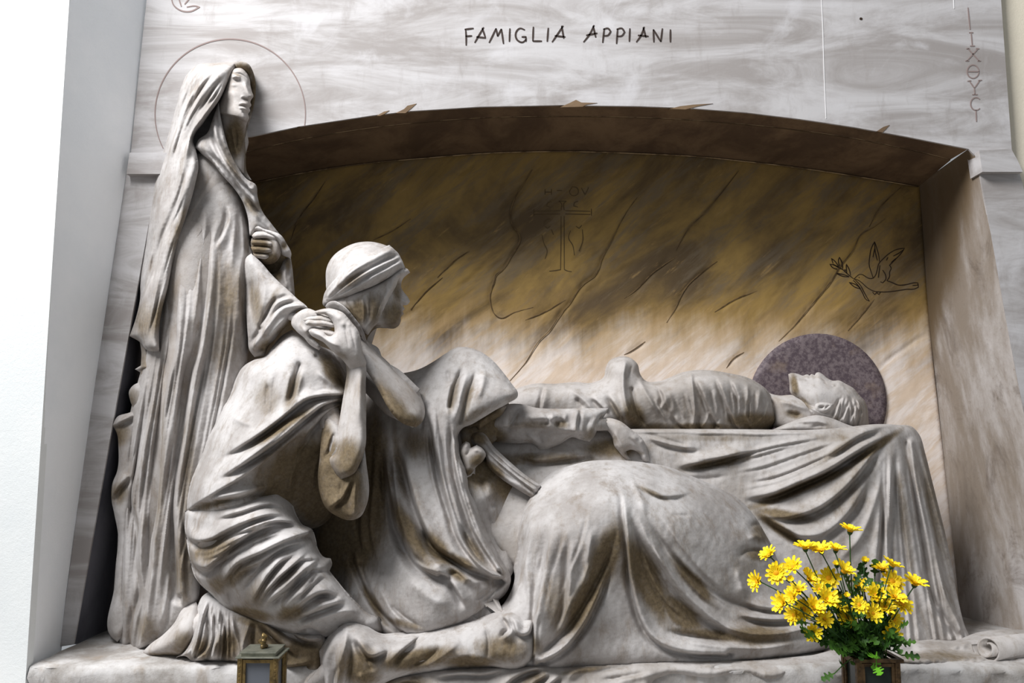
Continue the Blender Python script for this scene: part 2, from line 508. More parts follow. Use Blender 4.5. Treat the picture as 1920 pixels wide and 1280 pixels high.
def plaster(name, a, b):
    k = NT(name); n1 = k.noise(k.mapping(), 3.5, 6, .6); n2 = k.noise(k.mapping(), 70, 8, .75); n3 = k.noise(k.mapping(), 260, 4, .7)
    c = k.mix(k.ramp(n1, .35, .65), a, b); k.bump(k.math('ADD', n2, k.math('MULTIPLY', n3, .5)), .4, .003); return k.done(c, .88)
M['plaster'] = plaster('white_plaster', srgb(232, 234, 233), srgb(226, 229, 229))
M['reveal'] = plaster('grey_white_plaster', srgb(248, 250, 252), srgb(242, 245, 248))
M['cream'] = plaster('cream_plaster', srgb(228, 219, 200), srgb(220, 211, 192))

k = NT('ledge_marble'); n1 = k.noise(k.mapping(), 5, 9, .68); n2 = k.noise(k.mapping(scale=(1, 1, .25)), 14, 7, .66); n3 = k.noise(k.mapping(), 80, 5, .7)
c = k.mix(k.ramp(n1, .38, .64), srgb(196, 193, 191), srgb(148, 142, 136))
c = k.mix(k.math('MULTIPLY', k.ramp(n2, .52, .7), .55), c, srgb(138, 122, 104))
c = k.mix(k.math('MULTIPLY', k.ramp(n3, .6, .75), .3), c, srgb(96, 88, 80))
k.bump(k.math('ADD', n2, n3), .4, .004); M['ledge'] = k.done(c, .8)

k = NT('paving_stone'); n1 = k.noise(k.mapping(), 4, 7, .6)
M['floor'] = k.done(k.mix(k.ramp(n1, .35, .65), srgb(120, 114, 106), srgb(96, 90, 84)), .8)

k = NT('porphyry'); n1 = k.noise(k.mapping(), 60, 6, .75); n2 = k.noise(k.mapping(), 9, 6, .6)
c = k.mix(k.ramp(n1, .4, .62), srgb(84, 72, 78), srgb(122, 110, 112)); c = k.mix(k.math('MULTIPLY', k.ramp(n2, .55, .75), .5), c, srgb(142, 122, 102))
k.bump(n1, .2, .002); M['porphyry'] = k.done(c, .6)

k = NT('chiselled_line'); M['line'] = k.done(srgb(62, 52, 48), .9)
k = NT('faint_chiselled_line'); M['line2'] = k.done(srgb(92, 76, 52), .9)
k = NT('crack_dirt'); n = k.noise(k.mapping(), 25, 4, .6); M['line5'] = k.done(k.mix(k.ramp(n, .4, .6), srgb(84, 66, 46), srgb(120, 98, 68)), .9)
k = NT('dove_line'); M['line3'] = k.done(srgb(48, 36, 26), .9)
k = NT('pale_scratch'); M['scr'] = k.done(srgb(226, 224, 224), .9)
k = NT('worn_arris'); n = k.noise(k.mapping(), 14, 5, .6); M['arris'] = k.done(k.mix(k.ramp(n, .42, .6), srgb(112, 92, 68), srgb(182, 156, 120)), .9)
k = NT('halo_line'); M['line4'] = k.done(srgb(140, 124, 120), .9)

def metal(name, a, b, rough):
    k = NT(name); n1 = k.noise(k.mapping(), 30, 6, .65)
    k.b.inputs['Metallic'].default_value = .75
    return k.done(k.mix(k.ramp(n1, .4, .65), a, b), rough)
M['brass'] = metal('aged_brass', srgb(142, 120, 78), srgb(84, 72, 52), .42)
M['verdigris'] = metal('greenish_bronze', srgb(150, 150, 136), srgb(120, 122, 110), .5)
M['bronze'] = metal('dark_bronze', srgb(112, 90, 64), srgb(66, 54, 42), .45)
k = NT('lantern_glass'); k.b.inputs['Transmission Weight'].default_value = .35; M['glass'] = k.done(srgb(120, 124, 132), .12)
k = NT('dark_pane'); M['pane'] = k.done(srgb(44, 50, 48), .2)

# ------------------------------------------------------------------ the setting
NB = 0.45     # back of the niche
struct(mesh_obj('floor', boxdata(-4, 4, -6, 1.2, -0.1, 0.0), M['floor'], smooth=False))
step_o = mesh_obj('trim_1', boxdata(-1.7, 2.1, -0.80, -0.2, 0.0, ZL - 0.16, 0.01), M['ledge'], smooth=False); struct(step_o)
step_o['label'] = 'low stone step in front of the ledge'

ARCH = [(1816, 279), (1760, 268), (1700, 256), (1600, 238), (1500, 223), (1400, 211), (1300, 203), (1200, 199), (1050, 197), (900, 200), (770, 208), (700, 216), (560, 237), (460, 258), (380, 277), (322, 293)]
MID = [(1782, 299), (1740, 288), (1690, 277), (1600, 259), (1500, 244), (1400, 233), (1300, 225), (1200, 220), (1050, 218), (900, 221), (770, 231), (700, 239), (560, 262), (460, 285), (390, 303), (332, 320)]
BACKC = [(1722, 350), (1680, 343), (1620, 333), (1550, 322), (1470, 311), (1400, 303), (1300, 293), (1200, 288), (1050, 284), (900, 288), (790, 297), (700, 305), (580, 322), (480, 342), (420, 355), (350, 370)]
fac = mesh_obj('wall_front', prism([(268, -260), (1866, -260), (1877, 0), (1897, 279)] + ARCH + [(245, 289), (262, 120), (275, 0)], 0.0, 0.008), M['facade'], smooth=False); struct(fac)
fac['label'] = 'pale grey marble facade slab over the arched niche'
pl = mesh_obj('trim_2', prism([(238, 320), (297, 320), (250, 580), (203, 840), (138, 1208), (112, 1212), (160, 840), (205, 540)], -0.004, 0.004), M['facade'], smooth=False); struct(pl)
pr = mesh_obj('trim_3', prism([(1816, 279), (1832, 296), (1858, 440), (1890, 620), (1925, 800), (1968, 1010), (2010, 1212), (2080, 1212), (1990, 800), (1918, 345), (1897, 279)], 0.0, 0.008), M['facade'], smooth=False); struct(pr)
cl = mesh_obj('trim_4', prism([(243, 286), (316, 286), (310, 326), (237, 326)], -0.030, 0.05), M['facade'], smooth=False); struct(cl)
cr = mesh_obj('trim_5', prism([(1836, 282), (1896, 279), (1908, 300), (1918, 322), (1842, 322)], -0.028, 0.05), M['facade'], smooth=False); struct(cr)

def ruled(rows):
    """rows: list of (picture polyline, Y); a surface strung between them, made solid later"""
    n = 60; V = []; F = []
    for ln, Y in rows:
        d = spline(ln, False, 4.0, 30); s = np.concatenate([[0], np.cumsum(np.linalg.norm(np.diff(d, axis=0), axis=1))]); s /= s[-1]
        u = np.linspace(0, 1, n); q = np.stack([np.interp(u, s, d[:, 0]), np.interp(u, s, d[:, 1])], 1)
        V.append(unp(q[:, 0], q[:, 1], Y))
    for i in range(len(rows) - 1):
        for j in range(n - 1):
            F.append((i * n + j, i * n + j + 1, (i + 1) * n + j + 1, (i + 1) * n + j))
    return np.concatenate(V), F, None
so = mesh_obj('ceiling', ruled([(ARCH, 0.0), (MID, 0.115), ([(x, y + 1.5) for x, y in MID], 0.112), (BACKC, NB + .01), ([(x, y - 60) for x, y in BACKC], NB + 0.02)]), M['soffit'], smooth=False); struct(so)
so['label'] = 'dark brown curved soffit of the niche'
def edge_tube(L, Y, r):
    d = spline(L, False, 14, 30); return tube([Vector(p) for p in unp(d[:, 0], d[:, 1], Y)], r, 6)
mesh_obj('worn_edge', edge_tube(MID, 0.113, .0013), M['arris'], so); mesh_obj('worn_edge', edge_tube(BACKC, NB - .004, .0022), M['arris'], so)
jr = mesh_obj('wall_right', ruled([([(1816, 279), (1832, 296), (1858, 440), (1890, 620), (1925, 800), (1968, 1010), (2010, 1215)], 0.0), ([(1722, 346), (1728, 420), (1740, 600), (1754, 720), (1772, 900), (1786, 1040), (1802, 1196)], NB + .012)]), M['jamb']); struct(jr)
jr['label'] = 'brown stained right side of the niche'
jl = mesh_obj('wall_left', ruled([([(322, 290), (297, 320), (250, 580), (203, 840), (138, 1208)], 0.0), ([(352, 366), (340, 500), (318, 700), (296, 900), (262, 1192)], NB + .012)]), M['jamb_shade']); struct(jl)
jl['label'] = 'left side of the niche, its shade painted dark grey'

CR = []
def crack(w, a, *p): CR.append(('g', w, a, list(p), 'b'))
crack(3.2, 9, (998, 318), (985, 340), (966, 370), (957, 405), (960, 420), (975, 445), (958, 480), (940, 507), (930, 515), (926, 530), (919, 548), (921, 575), (927, 588), (936, 595), (965, 585), (1000, 576))
crack(3.2, 9, (1195, 370), (1180, 390), (1165, 415), (1147, 450), (1130, 480), (1118, 512), (1090, 535), (1070, 565), (1050, 590), (1030, 620), (1010, 640), (985, 680), (955, 715))
crack(2.8, 8, (1385, 320), (1350, 365), (1320, 400), (1290, 430), (1278, 450), (1268, 470))
crack(2.6, 7, (1270, 480), (1225, 510), (1190, 545), (1170, 560))
crack(2.6, 7, (1345, 490), (1310, 515), (1285, 540), (1265, 580), (1250, 605))
crack(2.8, 8, (1660, 410), (1640, 425), (1615, 440), (1600, 468), (1575, 500), (1560, 525), (1540, 550), (1515, 580), (1490, 610), (1460, 640))
crack(2.2, 6, (1340, 585), (1380, 560), (1420, 545)); crack(2.2, 6, (985, 600), (1020, 585), (1060, 562))
crack(2.6, 7, (610, 340), (590, 370), (560, 410), (545, 450)); crack(2, 5, (820, 520), (850, 490), (880, 470))
crack(2.4, 7, (700, 450), (740, 430), (770, 410)); crack(2.4, 6, (770, 580), (800, 545), (830, 520))
crack(2.6, 7, (1690, 350), (1650, 390), (1630, 425)); crack(2.6, 6, (1210, 640), (1180, 660), (1170, 665))
crack(2.4, 6, (1395, 660), (1375, 672), (1362, 690)); crack(2.4, 7, (1640, 560), (1615, 590), (1590, 620)); crack(2.4, 7, (1745, 620), (1700, 650), (1660, 680), (1640, 700))
for i in range(46):
    x0, y0 = random.uniform(560, 1680), random.uniform(330, 640); L = random.uniform(20, 90); a = math.radians(random.uniform(28, 52))
    crack(random.uniform(1.8, 4), random.uniform(2, 6), (x0, y0), (x0 + L * .5 * math.cos(a) + random.uniform(-5, 5), y0 - L * .5 * math.sin(a)), (x0 + L * math.cos(a), y0 - L * math.sin(a)))
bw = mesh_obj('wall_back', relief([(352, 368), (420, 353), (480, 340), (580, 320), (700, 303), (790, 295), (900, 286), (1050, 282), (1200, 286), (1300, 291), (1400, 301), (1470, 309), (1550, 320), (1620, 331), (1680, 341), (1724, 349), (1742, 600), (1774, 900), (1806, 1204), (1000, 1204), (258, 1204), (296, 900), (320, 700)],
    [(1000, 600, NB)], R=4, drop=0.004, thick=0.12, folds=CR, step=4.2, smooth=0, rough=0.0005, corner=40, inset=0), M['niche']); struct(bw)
crk = mesh_obj('crack_line', ribbon([f[3] for f in CR[:16]], NB, 1.6, lift=.0007), M['line5'], bw, smooth=False)
bw['label'] = 'brown and ochre veined marble back wall of the niche'

# the plastered pier on the left and the wall on the right
pier = mesh_obj('wall_side', prism([(-330, -260), (146, -260), (130, 0), (90, 620), (50, 1243), (20, 1700), (-330, 1700)], -0.285, -0.25), M["plaster"], smooth=False); struct(pier)
pier['label'] = 'bright white plastered pier at the left edge'
rv = mesh_obj('wall_reveal', ruled([([(146, -260), (130, 0), (90, 620), (50, 1243), (20, 1700)], -0.284), ([(300, -260), (276, 0), (264, 120), (247, 289), (210, 540), (165, 840), (116, 1212), (90, 1600)], 0.012)]), M['reveal']); struct(rv)
rv['label'] = 'grey white plaster reveal beside the facade'
rw = mesh_obj('wall_outer', prism([(1780, -260), (2500, -260), (2500, 1700), (2080, 1700), (2000, 1212), (1905, 420), (1880, 300), (1860, 0)], 0.03, 0.2), M['cream'], smooth=False); struct(rw)
rw['label'] = 'cream plaster wall at the right edge'

# the ledge: a block with a worn, chipped front edge
def ledge():
    x0, x1 = float(unp(50, 1243, -.285)[0]) + .004, 2.05; nx = 260
    X = np.linspace(x0, x1, nx)
    prof_yz = [(NB + .1, 0.0), (0.2, 0.0), (0.0, 0.0), (-.10, 0.0), (-.17, 0.0), (-.22, 0.0), (-.25, 0.0), (-.268, -.002), (-.278, -.008), (-.282, -.022), (-.280, -.05), (-.278, -.10), (-.276, -.16), (-.275, -ZL)]
    V = []
    for r, (y, z) in enumerate(prof_yz):
        q = np.stack([X * 100, np.full(nx, r * 9.0)], 1)
        a = wob(q, 17) * 0.006 + wob(q * 2.7, 17) * 0.004
        dy = a if 5 <= r <= 12 else 0 * a
        dz = a * 0.5 if 2 <= r <= 9 else 0 * a
        if r in (8, 9): dz = dz - np.abs(wob(q * 1.7, 14)) * 0.006
        V.append(np.stack([X, y + dy, ZL + z + dz], 1))
    n = len(prof_yz); F = [(r * nx + j, r * nx + j + 1, (r + 1) * nx + j + 1, (r + 1) * nx + j) for r in range(n - 1) for j in range(nx - 1)]
    F = [f[::-1] for f in F]
    return np.concatenate(V), F, None
ld = mesh_obj('trim_6', ledge(), M['ledge']); struct(ld); ld['label'] = 'worn marble ledge that carries the figures'

# ------------------------------------------------------------------ writing and marks
def letters():
    g = []
    def L(*p): g.append(list(p))
    # FAMIGLIA  (chiselled by hand)
    L((873, 55), (874, 70), (874, 85)); L((871, 55), (888, 53)); L((873, 68), (885, 67))
    L((890, 80), (898, 66), (907, 51)); L((904, 52), (910, 70)); L((893, 69), (911, 71))
    L((917, 80), (924, 66), (930, 53)); L((930, 53), (933, 68)); L((933, 68), (940, 54)); L((940, 54), (944, 82))
    L((956, 53), (955, 78))
    L((984, 56), (975, 53), (967, 62), (970, 75), (980, 79), (986, 74)); L((978, 69), (987, 69)); L((986, 69), (986, 78))
    L((1000, 50), (999, 77)); L((999, 77), (1016, 77))
    L((1028, 52), (1026, 78))
    L((1035, 79), (1044, 66), (1056, 48)); L((1053, 48), (1057, 72)); L((1040, 67), (1060, 69))
    # APPIANI
    L((1094, 79), (1105, 65), (1114, 47)); L((1112, 48), (1117, 70)); L((1099, 66), (1120, 62))
    L((1133, 53), (1130, 80)); L((1131, 55), (1140, 53), (1145, 59), (1140, 66), (1132, 67))
    L((1158, 54), (1156, 82)); L((1156, 55), (1166, 53), (1171, 60), (1166, 67), (1157, 68))
    L((1181, 53), (1180, 78))
    L((1193, 79), (1202, 66), (1208, 50)); L((1206, 51), (1211, 70)); L((1196, 66), (1216, 68))
    L((1226, 79), (1225, 55)); L((1225, 55), (1239, 78)); L((1239, 78), (1242, 53))
    L((1257, 55), (1257, 79))
    return g
ins = mesh_obj('inscription', ribbon(letters(), 0.0, 3.4), M['line'], fac, smooth=False); ins['label'] = 'chiselled words FAMIGLIA APPIANI'

def greek():
    g = []
    def L(*p): g.append(list(p))
    L((1821, 62), (1823, 85)); L((1817, 61), (1825, 61)); L((1819, 86), (1828, 86))
    L((1815, 91), (1836, 114)); L((1833, 92), (1813, 114)); L((1812, 91), (1818, 91)); L((1830, 91), (1836, 91)); L((1810, 114), (1817, 114)); L((1833, 114), (1839, 114))
    c = [(1824.5 + 11 * math.cos(a), 134 + 12.5 * math.sin(a)) for a in np.linspace(0, 6.35, 26)]; g.append(c); L((1815, 134), (1834, 134))
    L((1818, 152), (1827, 165)); L((1837, 151), (1827, 165)); L((1827, 165), (1828, 177)); L((1814, 152), (1821, 151)); L((1834, 151), (1841, 150)); L((1823, 177), (1833, 177))
    c = [(1830 + 10 * math.cos(a), 194.5 + 12 * math.sin(a)) for a in np.linspace(5.5, 0.75, 22)]; g.append(c)
    L((1815, 14), (1819, 55)); L((1830, 206), (1831, 228))
    return g
gk = mesh_obj('inscription', ribbon(greek(), 0.0, 2.3), M['line4'], fac, smooth=False); gk['label'] = 'small vertical Greek letters'
em = mesh_obj('engraved_sign', ribbon([[(320, -10), (326, 10), (340, 20), (358, 21), (374, 13), (366, 11), (350, 13)], [(334, -6), (340, 12)], [(346, 8), (356, -4)]], 0.0, 2.6), M['line4'], fac, smooth=False)
hl = mesh_obj('halo_ring', ribbon([[(431.5 + 141 * math.cos(a), 214 + 141 * math.sin(a)) for a in np.linspace(math.radians(153), math.radians(369), 90)]], 0.0, 2.4), M['line4'], fac, smooth=False)
hl['label'] = 'thin engraved halo circle behind the veiled head'
mesh_obj('scratch', ribbon([[(1540, -10), (1543, 60), (1545, 130), (1549, 222)], [(1788, -10), (1789, 16)]], 0.0, 1.3), M['scr'], fac, smooth=False)
mesh_obj('nail_hole', ribbon([[(1612, 34.5), (1614.5, 35), (1617, 35.5)]], 0.0, 5.0), M['line3'], fac, smooth=False)
# chips broken out of the arch edge
for i, c in enumerate([[(706, 217), (720, 209), (730, 207), (722, 213), (712, 217)], [(742, 212), (758, 204), (764, 198), (781, 194), (770, 204), (760, 212)], [(1050, 201), (1068, 193), (1080, 187), (1090, 192), (1120, 193), (1100, 196), (1092, 200)],
                       [(1255, 204), (1275, 199), (1300, 196), (1337, 194), (1310, 199), (1285, 205)], [(1644, 246), (1656, 238), (1668, 234), (1662, 241), (1655, 248)]]):
    mesh_obj('chip', prism(c, -0.0015, 0.02), M['soffit'], fac, smooth=False)

dove = [
 [(1601, 523), (1606, 518), (1612, 514), (1618, 515), (1624, 519), (1632, 522), (1637, 521), (1642, 515), (1645, 505), (1648, 494), (1656, 485), (1666, 476), (1680, 468), (1696, 465), (1691, 473), (1682, 483), (1674, 491), (1668, 497), (1671, 502), (1668, 510), (1668, 518), (1663, 526), (1672, 529), (1684, 534), (1700, 533), (1713, 530), (1721, 530), (1722, 538), (1716, 541), (1700, 542), (1680, 545), (1655, 547), (1637, 545), (1625, 538), (1615, 529), (1607, 524), (1601, 523)],
 [(1637, 520), (1633, 508), (1630, 498), (1631, 480), (1634, 465), (1640, 453), (1644, 465), (1648, 480), (1649, 490)], [(1640, 455), (1641, 470), (1645, 488)], [(1637, 482), (1640, 466)],
 [(1675, 480), (1686, 474), (1694, 468)], [(1662, 488), (1665, 482)], [(1650, 497), (1648, 512), (1647, 520)], [(1655, 506), (1660, 514), (1661, 523), (1655, 530), (1651, 528)], [(1671, 492), (1680, 484)],
 [(1711, 535), (1722, 534)], [(1636, 547), (1640, 552), (1644, 548), (1648, 552), (1651, 547)], [(1610, 520), (1612, 520)],
 [(1600, 522), (1590, 514), (1580, 505), (1571, 500), (1562, 495)], [(1604, 525), (1612, 533), (1619, 545), (1626, 558), (1630, 564)], [(1600, 525), (1610, 536), (1617, 548), (1625, 562), (1630, 564)],
 [(1571, 500), (1562, 496), (1556, 495), (1562, 502), (1570, 504)], [(1573, 500), (1566, 490), (1559, 484), (1562, 494)], [(1574, 498), (1572, 488), (1574, 482), (1579, 492), (1580, 503)],
 [(1588, 513), (1587, 503), (1587, 495), (1592, 504), (1595, 516)], [(1592, 518), (1580, 514), (1569, 512), (1578, 517), (1592, 519)], [(1613, 541), (1603, 538), (1592, 529), (1604, 533), (1613, 540)], [(1583, 505), (1586, 506), (1584, 508)],
]
dv = mesh_obj('engraved_dove', ribbon(dove, NB, 1.7), M['line3'], bw, smooth=False); dv['label'] = 'line engraving of a dove carrying an olive sprig'
cross = [[(1052, 405), (1052, 450), (1051, 505)], [(1058, 405), (1058, 450), (1058, 505)], [(1001, 396), (1050, 395)], [(1001, 402), (1050, 401)], [(1060, 395), (1107, 396)], [(1060, 401), (1107, 402)], [(1001, 391), (1001, 405)], [(1109, 391), (1109, 404)],
 [(1052, 394), (1052, 380), (1048, 377)], [(1058, 394), (1058, 380), (1062, 377)], [(1048, 377), (1062, 377)], [(1051, 505), (1040, 507), (1030, 508)], [(1058, 505), (1065, 508), (1072, 509)],
 [(1068, 358), (1073, 350), (1082, 352), (1084, 362), (1076, 367), (1069, 363), (1068, 357)], [(1090, 352), (1097, 365), (1104, 351)], [(1022, 354), (1022, 365)], [(1022, 360), (1034, 360)], [(1034, 354), (1034, 365)], [(1044, 357), (1054, 357)],
 [(1034, 378), (1027, 380), (1025, 386), (1032, 388)], [(1084, 377), (1077, 380), (1076, 386), (1084, 388)], [(1022, 424), (1026, 428), (1032, 424)], [(1020, 420), (1024, 412), (1032, 410)], [(1080, 424), (1086, 428), (1091, 422)],
 [(1016, 440), (1020, 456), (1026, 470), (1022, 485)], [(1034, 430), (1038, 440)], [(1070, 432), (1066, 445), (1074, 460), (1077, 478)], [(1092, 430), (1093, 450), (1086, 470)]]
cx = mesh_obj('engraved_cross', ribbon(cross, NB, 1.6), M['line2'], bw, smooth=False); cx['label'] = 'faint engraved cross with letters on the back wall'
hd = relief([(1533 + 130 * math.cos(a), 755 + 130 * math.sin(a)) for a in np.linspace(0, 6.283, 48, endpoint=False)], [(1533, 755, NB - .012)], R=3, drop=.003, thick=.02, step=12, smooth=0, rough=0.0)
hd = mesh_obj('halo_disc', hd, M['porphyry']); tag(hd, 'dark purple stone halo disc behind the lying man\'s head', 'halo')

# ================================================================== kneeling woman
kn = thing('kneeling_statue', P(450, 1235, -0.2), 'kneeling marble woman in profile with a wrapped headscarf, hands clasped at her shoulder', 'statue', 'marble mourners of the tomb')
tun = relief([(497, 668), (512, 648), (530, 628), (548, 618), (565, 628), (585, 642), (605, 650), (625, 660), (640, 680), (652, 715), (656, 740), (656, 800), (650, 850), (640, 890), (630, 930), (620, 970), (590, 990), (560, 990), (520, 980), (470, 985), (400, 995), (352, 990), (348, 960), (350, 930), (357, 900), (372, 865), (388, 820), (402, 792), (416, 763), (430, 740), (442, 710), (455, 688), (475, 675)],
  [(550, 625, -.21), (500, 690, -.27), (440, 740, -.22), (560, 720, -.31), (640, 720, -.25), (480, 800, -.35), (400, 860, -.28), (350, 960, -.22), (420, 940, -.36), (540, 850, -.31), (590, 900, -.22), (610, 960, -.15), (650, 800, -.22), (500, 930, -.30), (470, 870, -.37)],
  R=42, drop=.09, thick=.12, step=2.4, stain_shades=[(560, 890, 95, 62, -35, 1.), (530, 800, 75, 9, -33, .8), (600, 940, 60, 50, 0, 1.), (500, 745, 28, 34, 0, .45), (548, 735, 14, 40, 18, .6), (625, 700, 14, 45, -35, .8), (400, 945, 50, 8, -15, .6), (640, 800, 16, 60, 0, .8)],
  folds=[
  ('f', (8, 6), 26, [(405, 858), (430, 846), (482, 815), (517, 790), (545, 768), (572, 748), (605, 740), (645, 738)], 's'),
  ('f', (9, 5), 26, [(395, 900), (430, 882), (470, 858), (512, 830), (550, 800), (578, 778), (605, 758), (648, 746)], 's'),
  ('f', (7, 4), 13, [(560, 830), (585, 800), (605, 780), (625, 765), (648, 756)], 's'),
  ('s', 13, 30, [(352, 955), (400, 924), (432, 906), (470, 882), (510, 853), (545, 826), (570, 806), (590, 790)], 'e'),
  ('r', 9, 20, [(362, 950), (400, 934), (450, 924), (490, 914), (525, 908)]), ('g', 6, 16, [(360, 953), (390, 944), (430, 938), (480, 932), (530, 930)]),
  ('r', 7, 14, [(420, 955), (470, 942), (520, 936), (560, 945)]), ('g', 5, 12, [(440, 948), (490, 938), (540, 942)]),
  ('g', 7, 10, [(503, 715), (500, 740), (500, 770)]), ('g', 6, 9, [(518, 692), (513, 725), (508, 775), (503, 790)]), ('g', 7, 22, [(561, 684), (555, 705), (549, 730), (540, 762)], 'e'), ('r', 5, 12, [(568, 690), (562, 715), (556, 740), (545, 770)]), ('r', 5, 8, [(546, 690), (540, 720), (532, 760)]),
  ('g', 8, 18, [(593, 668), (612, 682), (630, 700), (650, 730)], 'n'), ('r', 7, 12, [(590, 690), (610, 710), (640, 732)]), ('g', 5, 9, [(580, 738), (605, 730), (640, 734)]),
  ('f', 6, 16, [(600, 850), (605, 820), (618, 795), (632, 775)]), ('g', 7, 12, [(545, 890), (560, 850), (585, 815)]), ('r', 6, 12, [(540, 930), (550, 880), (565, 840)]), ('r', 6, 10, [(585, 930), (590, 880), (600, 850)]),
  ('g', 4, 5, [(385, 812), (395, 795), (412, 768)]), ('r', 5, 6, [(432, 780), (455, 792), (480, 800)])] + flow([(372, 900), (440, 870), (510, 820), (570, 770), (640, 742)], [(372, 935), (440, 900), (520, 850), (590, 790), (645, 752)], 4, 3, 6) + flow([(360, 958), (420, 940), (480, 930), (540, 925)], [(360, 985), (420, 975), (480, 960), (545, 955)], 4, 3, 7))
mesh_obj('tunic', tun, M['robe'], kn)
skirt = relief([(347, 958), (380, 945), (430, 938), (480, 930), (520, 918), (545, 938), (556, 965), (566, 982), (586, 993), (592, 1010), (597, 1030), (608, 1044), (620, 1046), (623, 1056), (618, 1070), (634, 1090), (652, 1112), (668, 1128), (690, 1148), (712, 1156), (718, 1186), (690, 1192), (650, 1180), (620, 1195), (600, 1204), (560, 1200), (520, 1186), (480, 1168), (445, 1156), (422, 1146), (405, 1124), (394, 1112), (380, 1100), (366, 1082), (357, 1055), (350, 1015), (346, 985)],
  [(350, 970, -.25), (400, 960, -.33), (480, 950, -.37), (545, 950, -.30), (350, 1030, -.25), (400, 1060, -.33), (480, 1040, -.40), (560, 1020, -.37), (615, 1060, -.31), (430, 1140, -.27), (500, 1130, -.37), (570, 1120, -.40), (640, 1130, -.34), (710, 1170, -.27), (560, 1190, -.30)],
  R=36, drop=.07, thick=.10, step=2.2, stain_shades=[(400, 1030, 45, 22, -20, .7), (440, 1080, 50, 16, -40, .6), (410, 1095, 22, 18, 0, .6), (480, 1120, 24, 40, 25, .45), (545, 1150, 34, 16, -20, .7), (470, 1150, 50, 12, 10, .8), (540, 1080, 10, 40, 40, .3)],
  folds=[
  ('f', 9, 24, [(347, 998), (365, 1011), (390, 1010), (415, 997), (450, 980), (500, 964), (548, 962)], 'e'), ('f', 9, 26, [(352, 1035), (366, 1056), (383, 1064), (402, 1050), (437, 1018), (487, 990), (550, 976)], 'e'),
  ('f', 6, 14, [(400, 972), (450, 958), (500, 944), (540, 948)]), ('f', 7, 16, [(430, 1000), (470, 990), (520, 975), (575, 988)]), ('r', 6, 12, [(470, 1005), (520, 990), (585, 996)]),
  ('f', 8, 20, [(400, 1108), (420, 1085), (440, 1058), (487, 1034), (537, 1010), (578, 997)], 's'), ('f', 7, 16, [(425, 1098), (448, 1072), (487, 1050), (530, 1025), (590, 1008)]), ('g', 6, 16, [(455, 1110), (470, 1088), (492, 1064), (520, 1046)], 'b'),
  ('f', 6, 18, [(468, 1140), (482, 1110), (500, 1080), (520, 1055), (545, 1035)]), ('f', 6, 20, [(478, 1142), (495, 1112), (515, 1090), (545, 1062), (578, 1030)]), ('f', 8, 22, [(488, 1142), (510, 1120), (540, 1098), (578, 1060), (600, 1046)], 'b'),
  ('r', 8, 16, [(520, 1150), (550, 1120), (580, 1088), (618, 1058)]), ('f', 9, 20, [(520, 1160), (555, 1138), (580, 1118), (605, 1108), (640, 1112)]), ('f', 8, 18, [(545, 1160), (580, 1146), (612, 1134), (650, 1122)]), ('r', 7, 12, [(560, 1168), (600, 1158), (640, 1146), (680, 1146)]),
  ('r', 6, 12, [(600, 1046), (585, 1056), (575, 1075), (562, 1090)]), ('g', 6, 14, [(612, 1062), (595, 1075), (580, 1098)]), ('g', 6, 12, [(640, 1116), (620, 1122), (600, 1118), (585, 1125)]), ('f', 6, 14, [(555, 1180), (580, 1172), (610, 1186)]),
  ('g', 5, 14, [(582, 1000), (590, 1015), (600, 1030)]), ('g', 7, 16, [(428, 1100), (432, 1125), (440, 1145)])] + flow([(352, 1000), (380, 1012), (430, 990), (500, 965), (555, 968)], [(372, 1075), (410, 1060), (450, 1035), (520, 1005), (585, 1000)], 5, 3, 8) + flow([(440, 1100), (470, 1060), (520, 1020), (580, 1000)], [(540, 1160), (575, 1125), (610, 1090), (640, 1100)], 6, 3.2, 8))
mesh_obj('skirt', skirt, M['robe'], kn)
